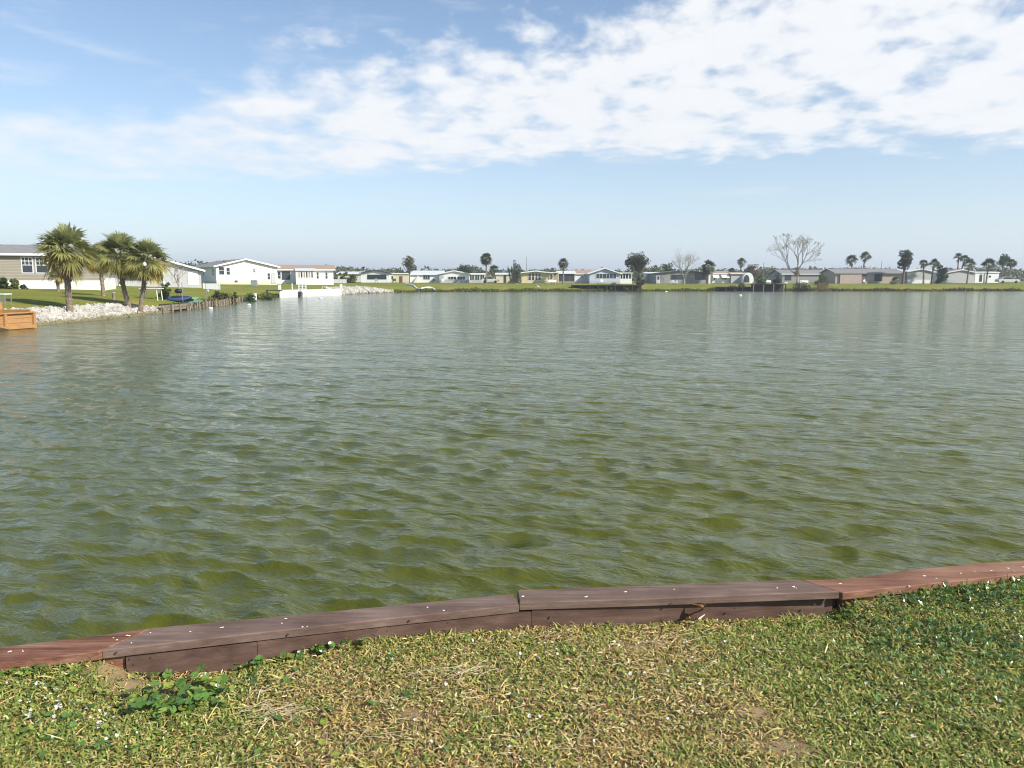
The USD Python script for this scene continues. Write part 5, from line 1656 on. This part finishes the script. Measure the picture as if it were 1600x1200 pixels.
m = MB(); m.tube([[0, 0, -.1], [0, 0, .3]], .015, 5); m.build('stake', GREYM, t)
for px, d, h, lab in [(284, 58.5, 2.0, 'thin grey pole at the bulkhead in front of the kayaks'), (321, 72, 1.6, 'thin grey pole left of the dark bank brush')]:
    o = gp(px, d)
    t = thing('thin_pole', lab, 'pole', o)
    m = MB(); m.tube([[0, 0, -.2], [0, 0, h]], .022, 6); m.build('shaft', GREYM, t)
    m = MB(); m.tube([[0, 0, h], [0, 0, h + .05]], .035, 6); m.build('cap', GREYM, t)


def kayak(label, px, d, L, yaw, mat, tilt):
    o = gp(px, d)
    t = thing('kayak', label, 'kayak', o + np.array([0, 0, .05]), yaw)
    n = 13
    xs_ = np.linspace(-L / 2, L / 2, n)
    v, f = [], []
    for x in xs_:
        s = max(1 - abs(2 * x / L) ** 2.2, .03)
        for a in np.linspace(0, 2 * np.pi, 10, endpoint=False):
            v.append([x, .36 * s * math.cos(a), .2 + (.2 * math.sin(a) * (.4 + .6 * s)) + .12 * abs(2 * x / L) ** 3])
    for i in range(n - 1):
        for j in range(10):
            f.append([i * 10 + j, i * 10 + (j + 1) % 10, (i + 1) * 10 + (j + 1) % 10, (i + 1) * 10 + j])
    f = np.array(f)[:, ::-1]
    v = np.array(v) @ rot(tilt, 0, 0).T
    obj('hull', (v, f), mat, t, smooth=50)
    m = MB()
    a = np.linspace(0, 2 * np.pi, 12, endpoint=False)
    ring = np.column_stack([.45 * np.cos(a), .2 * np.sin(a), np.full(12, .42)])
    m.add(np.vstack([ring, [[0, 0, .40]]]) @ rot(tilt, 0, 0).T, [[i, (i + 1) % 12, 12] for i in range(12)])
    m.build('cockpit', BLACKP, t)


kayak('dark blue kayak lying on the left lawn', 275, 62.5, 2.4, 8, BLUEP, .3)
kayak('pale green kayak lying beside the dark blue kayak', 296, 62.8, 2.4, 172, GREENP, -.5)
kayak('second pale green kayak behind the dark blue kayak', 288, 64, 2.2, 15, GREENP, .4)
o = gp(278, 64.5)
t = thing('grill', 'small black grill standing behind the kayaks', 'grill', o)
m = MB(); ic = trimesh.creation.icosphere(2, .3); m.add(ic.vertices * [1.1, .9, .7] + [0, 0, .75], ic.faces); m.build('bowl', BLACKP, t)
for a in (0, 2.1, 4.2):
    m = MB(); m.tube([[.3 * math.cos(a), .3 * math.sin(a), -.1], [.12 * math.cos(a), .12 * math.sin(a), .6]], .018, 5); m.build('leg', BLACKP, t)

# ------------------------------------------------------------------ far shore: docks, floats, garden things
def dock(name, label, x0, x1, d, top, mat, posts, cap=DARKWOOD):
    o = gp((x0 + x1) / 2, d); k = mpp(d)
    t = thing(name, label, 'dock', (o[0], d, 0))
    h = zat(top, d); w = (x1 - x0) * k / 2
    nb = int(w * 2 / .9)
    for i in range(nb):
        m = MB(); m.box(-w + 2 * w * i / nb, -w + 2 * w * (i + 1) / nb - .04, -.25, 1.6, h - .14, h); m.build('deck_board', cap, t)
    for i in range(posts):
        x = -w + .2 + (2 * w - .4) * i / (posts - 1)
        m = MB(); m.tube([[x, -.1, -.6], [x, -.1, h - .145]], .12, 7); m.build('pile', mat, t)
    m = MB(); m.box(-w, w, .9, 1.0, -.4, h - .15); m.build('back_boards', DARKWOOD, t)
    return t, h, w, k


dock('timber_dock', 'long low dark timber dock in front of the pale blue home', 893, 1003, 171, 445.3, DARKWOOD, 9)
t, h, w, k = dock('timber_dock', 'small timber dock with pale piles in front of the arched shelter', 1176, 1226, 170, 443.5, OLDWOOD, 4)
dock('timber_dock', 'low dark timber edging beside the drooping shoreline bush', 1120, 1174, 171, 448.0, DARKWOOD, 5)
o = gp(1228, 170)
t = thing('dock_lamp', 'dark post with a white lamp at the right end of the small timber dock', 'lamp', (o[0], 170, 0))
m = MB(); m.tube([[0, 0, -.5], [0, 0, 1.75]], .13, 8); m.build('post', DARKWOOD, t)
m = MB(); m.box(-.32, .32, -.2, .2, 1.76, 2.05); m.build('lamp_head', WHITEP, t)

# white flume of bent pipe lying on the bank
t = thing('white_slide', 'long white curved water slide lying down the bank into the lake', 'slide', (0, 0, 0))
pts = []
for px, py, d in [(634, 444, 174), (640, 444.6, 172), (646, 446, 170), (650, 449.5, 168), (655, 451.5, 166), (661, 450.0, 166), (668, 449.2, 166), (675, 449.8, 166), (679, 453, 166)]:
    for d in np.arange(156, 190, .25):
        q_ = at_y(px, py, d)
        if ground_z(q_[0], q_[1]) + .16 >= q_[2]:
            break
    pts.append(q_)
from scipy.interpolate import make_interp_spline
pts = make_interp_spline(np.linspace(0, 1, len(pts)), np.array(pts), k=2)(np.linspace(0, 1, 26))
m = MB(); m.tube(pts, .17, 8); m.build('flume', WHITEP, t)
for i in (8, 14, 20):
    m = MB(); m.tube([pts[i] - [0, 0, .15], [pts[i][0], pts[i][1], -.3]], .05, 5); m.build('leg', GREYM, t)
for nm, lab, px, py, d in [('white_rock', 'white boulder at the foot of the white slide', 676, 453.5, 165), ('dark_rock', 'dark boulder left of the white slide foot', 644, 454, 163)]:
    ic = trimesh.creation.icosphere(2)
    v = ic.vertices * (1 + .2 * meshkit.fbm(ic.vertices * 1.7 + 3, 2)[:, None]) * [.5, .4, .28]
    p_ = at_y(px, py, d)
    tag(obj(nm, (v + [p_[0], p_[1], max(p_[2], .1)], ic.faces), CONC if 'white' in nm else OLDWOOD, smooth=40), lab, 'rock')

# white heron standing on the far bank
o = gp(841, 169.2)
t = thing('egret', 'white egret standing at the far waterline in front of the yellow home', 'bird', (o[0], o[1], max(o[2], .1)))
m = MB(); m.tube([[.32, 0, .50], [.1, 0, .58], [-.12, 0, .66], [-.2, 0, .74], [-.16, 0, .9], [-.22, 0, 1.02], [-.3, 0, 1.03]], [.03, .13, .12, .06, .035, .045, .03], 8); m.build('body', WHITEP, t)
m = MB(); m.tube([[-.3, 0, 1.03], [-.44, 0, 1.0]], [.018, .004], 5); m.build('beak', look('egret_beak', (.7, .4, .05)), t)
for y in (-.05, .05):
    m = MB(); m.tube([[.02, y, .5], [.05, y, .25], [.02, y, -.1]], .013, 4); m.build('leg', BLACKP, t)

FL = [('white float on the water below the timber dock', 893, 453.8, None), ('second white float right of it below the timber dock', 899, 454, None), ('lone white float on open water before the small dock', 1157, 461.5, None),
      ('white float on the water in front of the bank weeds', 389, 476.5, None), ('white float on the water below the right end of the white seawall', 501, 466.3, None), ('small white float near the old timber bulkhead', 329, 482, None), ('tiny white float at the far bank right of the grey home', 1041, 455.6, None)]
for lab, px, py, _ in FL:
    p_ = on_z(px, py, 0.02)
    t = thing('float', lab, 'float', (p_[0], p_[1], 0.03))
    r = .09 + .0006 * p_[1]
    m = MB(); ic = trimesh.creation.icosphere(2, r); m.add(ic.vertices * [1.5, 1, .8], ic.faces); m.build('buoy', WHITEP, t)
    m = MB(); m.tube([[0, 0, r * .8], [0, 0, r * 1.1]], r * .2, 6); m.build('ring', GREYM, t)

# garden seats and small white things by the far homes
def chair(label, px, d, mat, yaw):
    t = thing('garden_chair', label, 'chair', gp(px, d), yaw)
    m = MB(); m.box(-.3, .3, -.3, .3, .4, .46); m.build('seat', mat, t)
    m = MB(); m.box(-.3, .3, .26, .32, .465, 1.0); m.build('backrest', mat, t)
    for x in (-.26, .26):
        for y in (-.26, .26):
            m = MB(); m.box(x - .03, x + .03, y - .03, y + .03, -.1, .4); m.build('leg', mat, t)


for lab, px, mat in [('dark garden chair in front of the picture window home', 588, GREYM), ('green garden chair left of the brown door', 613, GREENP), ('second green garden chair nearest the brown door', 617, GREENP), ('dark garden chair before the long white home', 677, DARKTRIM), ('white garden chair before the pale gabled home', 692, WHITEP), ('brown garden chair before the porch of the yellow home', 868, DOORB), ('white garden chair on the lawn below the pale blue home', 941, WHITEP), ('white garden chair left of the leafless tree', 1056, WHITEP), ('white garden chair before the long tan building', 1352, WHITEP), ('dark garden chair before the tan building doorway', 1361, DARKTRIM)]:
    chair(lab, px, 187, mat, (px * 37) % 90 - 45)
for lab, px, d, w, h in [('white bench on the lawn below the yellow home', 863, 184, 2.0, .5), ('white bench before the grey gabled home', 1053, 185, 1.8, .45), ('white bench in the yard by the small dock', 1198, 185, 2.2, .6), ('white bench right of the shaded grey home', 1257, 186, 2.0, .5)]:
    t = thing('garden_bench', lab, 'bench', gp(px, d))
    m = MB(); m.box(-w / 2, w / 2, -.25, .25, h - .08, h); m.build('seat', WHITEP, t)
    m = MB(); m.box(-w / 2, w / 2, .2, .26, h + .003, h + .45); m.build('backrest', WHITEP, t)
    for x in (-w * .4, w * .4):
        m = MB(); m.box(x - .05, x + .05, -.22, .2, -.1, h - .083); m.build('leg', WHITEP, t)
# white picket fence right of the sunroom home
t = thing('picket_fence', 'low white picket fence between the sunroom home and the yellow bush', 'fence', gp(530, 170))
k = mpp(170)
for i in range(20):
    x = (-11 + 22 * i / 19) * k
    m = MB(); m.box(x - .06, x + .06, 0, .04, -.1, .85); m.build('picket', WHITEP, t)
for z in (.25, .65):
    m = MB(); m.box(-11 * k, 11 * k, .043, .08, z, z + .08); m.build('rail', WHITEP, t)

for lab, px, d, top in [('tall thin utility pole left of the yellow home roof', 823, 235, 401), ('thin utility pole above the long tan building', 1376, 240, 409), ('thin pole above the far woods left of the tall leafless tree', 1192, 260, 411), ('thin pole above the far woods at the right edge', 1540, 250, 402)]:
    o = gp(px, d)
    t = thing('utility_pole', lab, 'pole', o)
    h = zat(top, d) - o[2]
    m = MB(); m.tube([[0, 0, -.3], [0, 0, h]], [.11, .07], 7); m.build('shaft', OLDWOOD, t)
    m = MB(); m.tube([[0, 0, h], [0, 0, h + .25]], [.03, .02], 5); m.build('finial', GREYM, t)

# ------------------------------------------------------------------ the air
hz = MB(); hz.box(-4200, 4200, -4200, 4300, -3.6, 48)
HAZE = usdkit.material(stage, '/World/Looks/pale_air', {'v': ('principled_volume', {'color': (0.86, 0.92, 1.0), 'density': 0.00046, 'anisotropy': 0.3})}, [], volume='v.volume')
hz.build('haze', HAZE, kind='stuff')
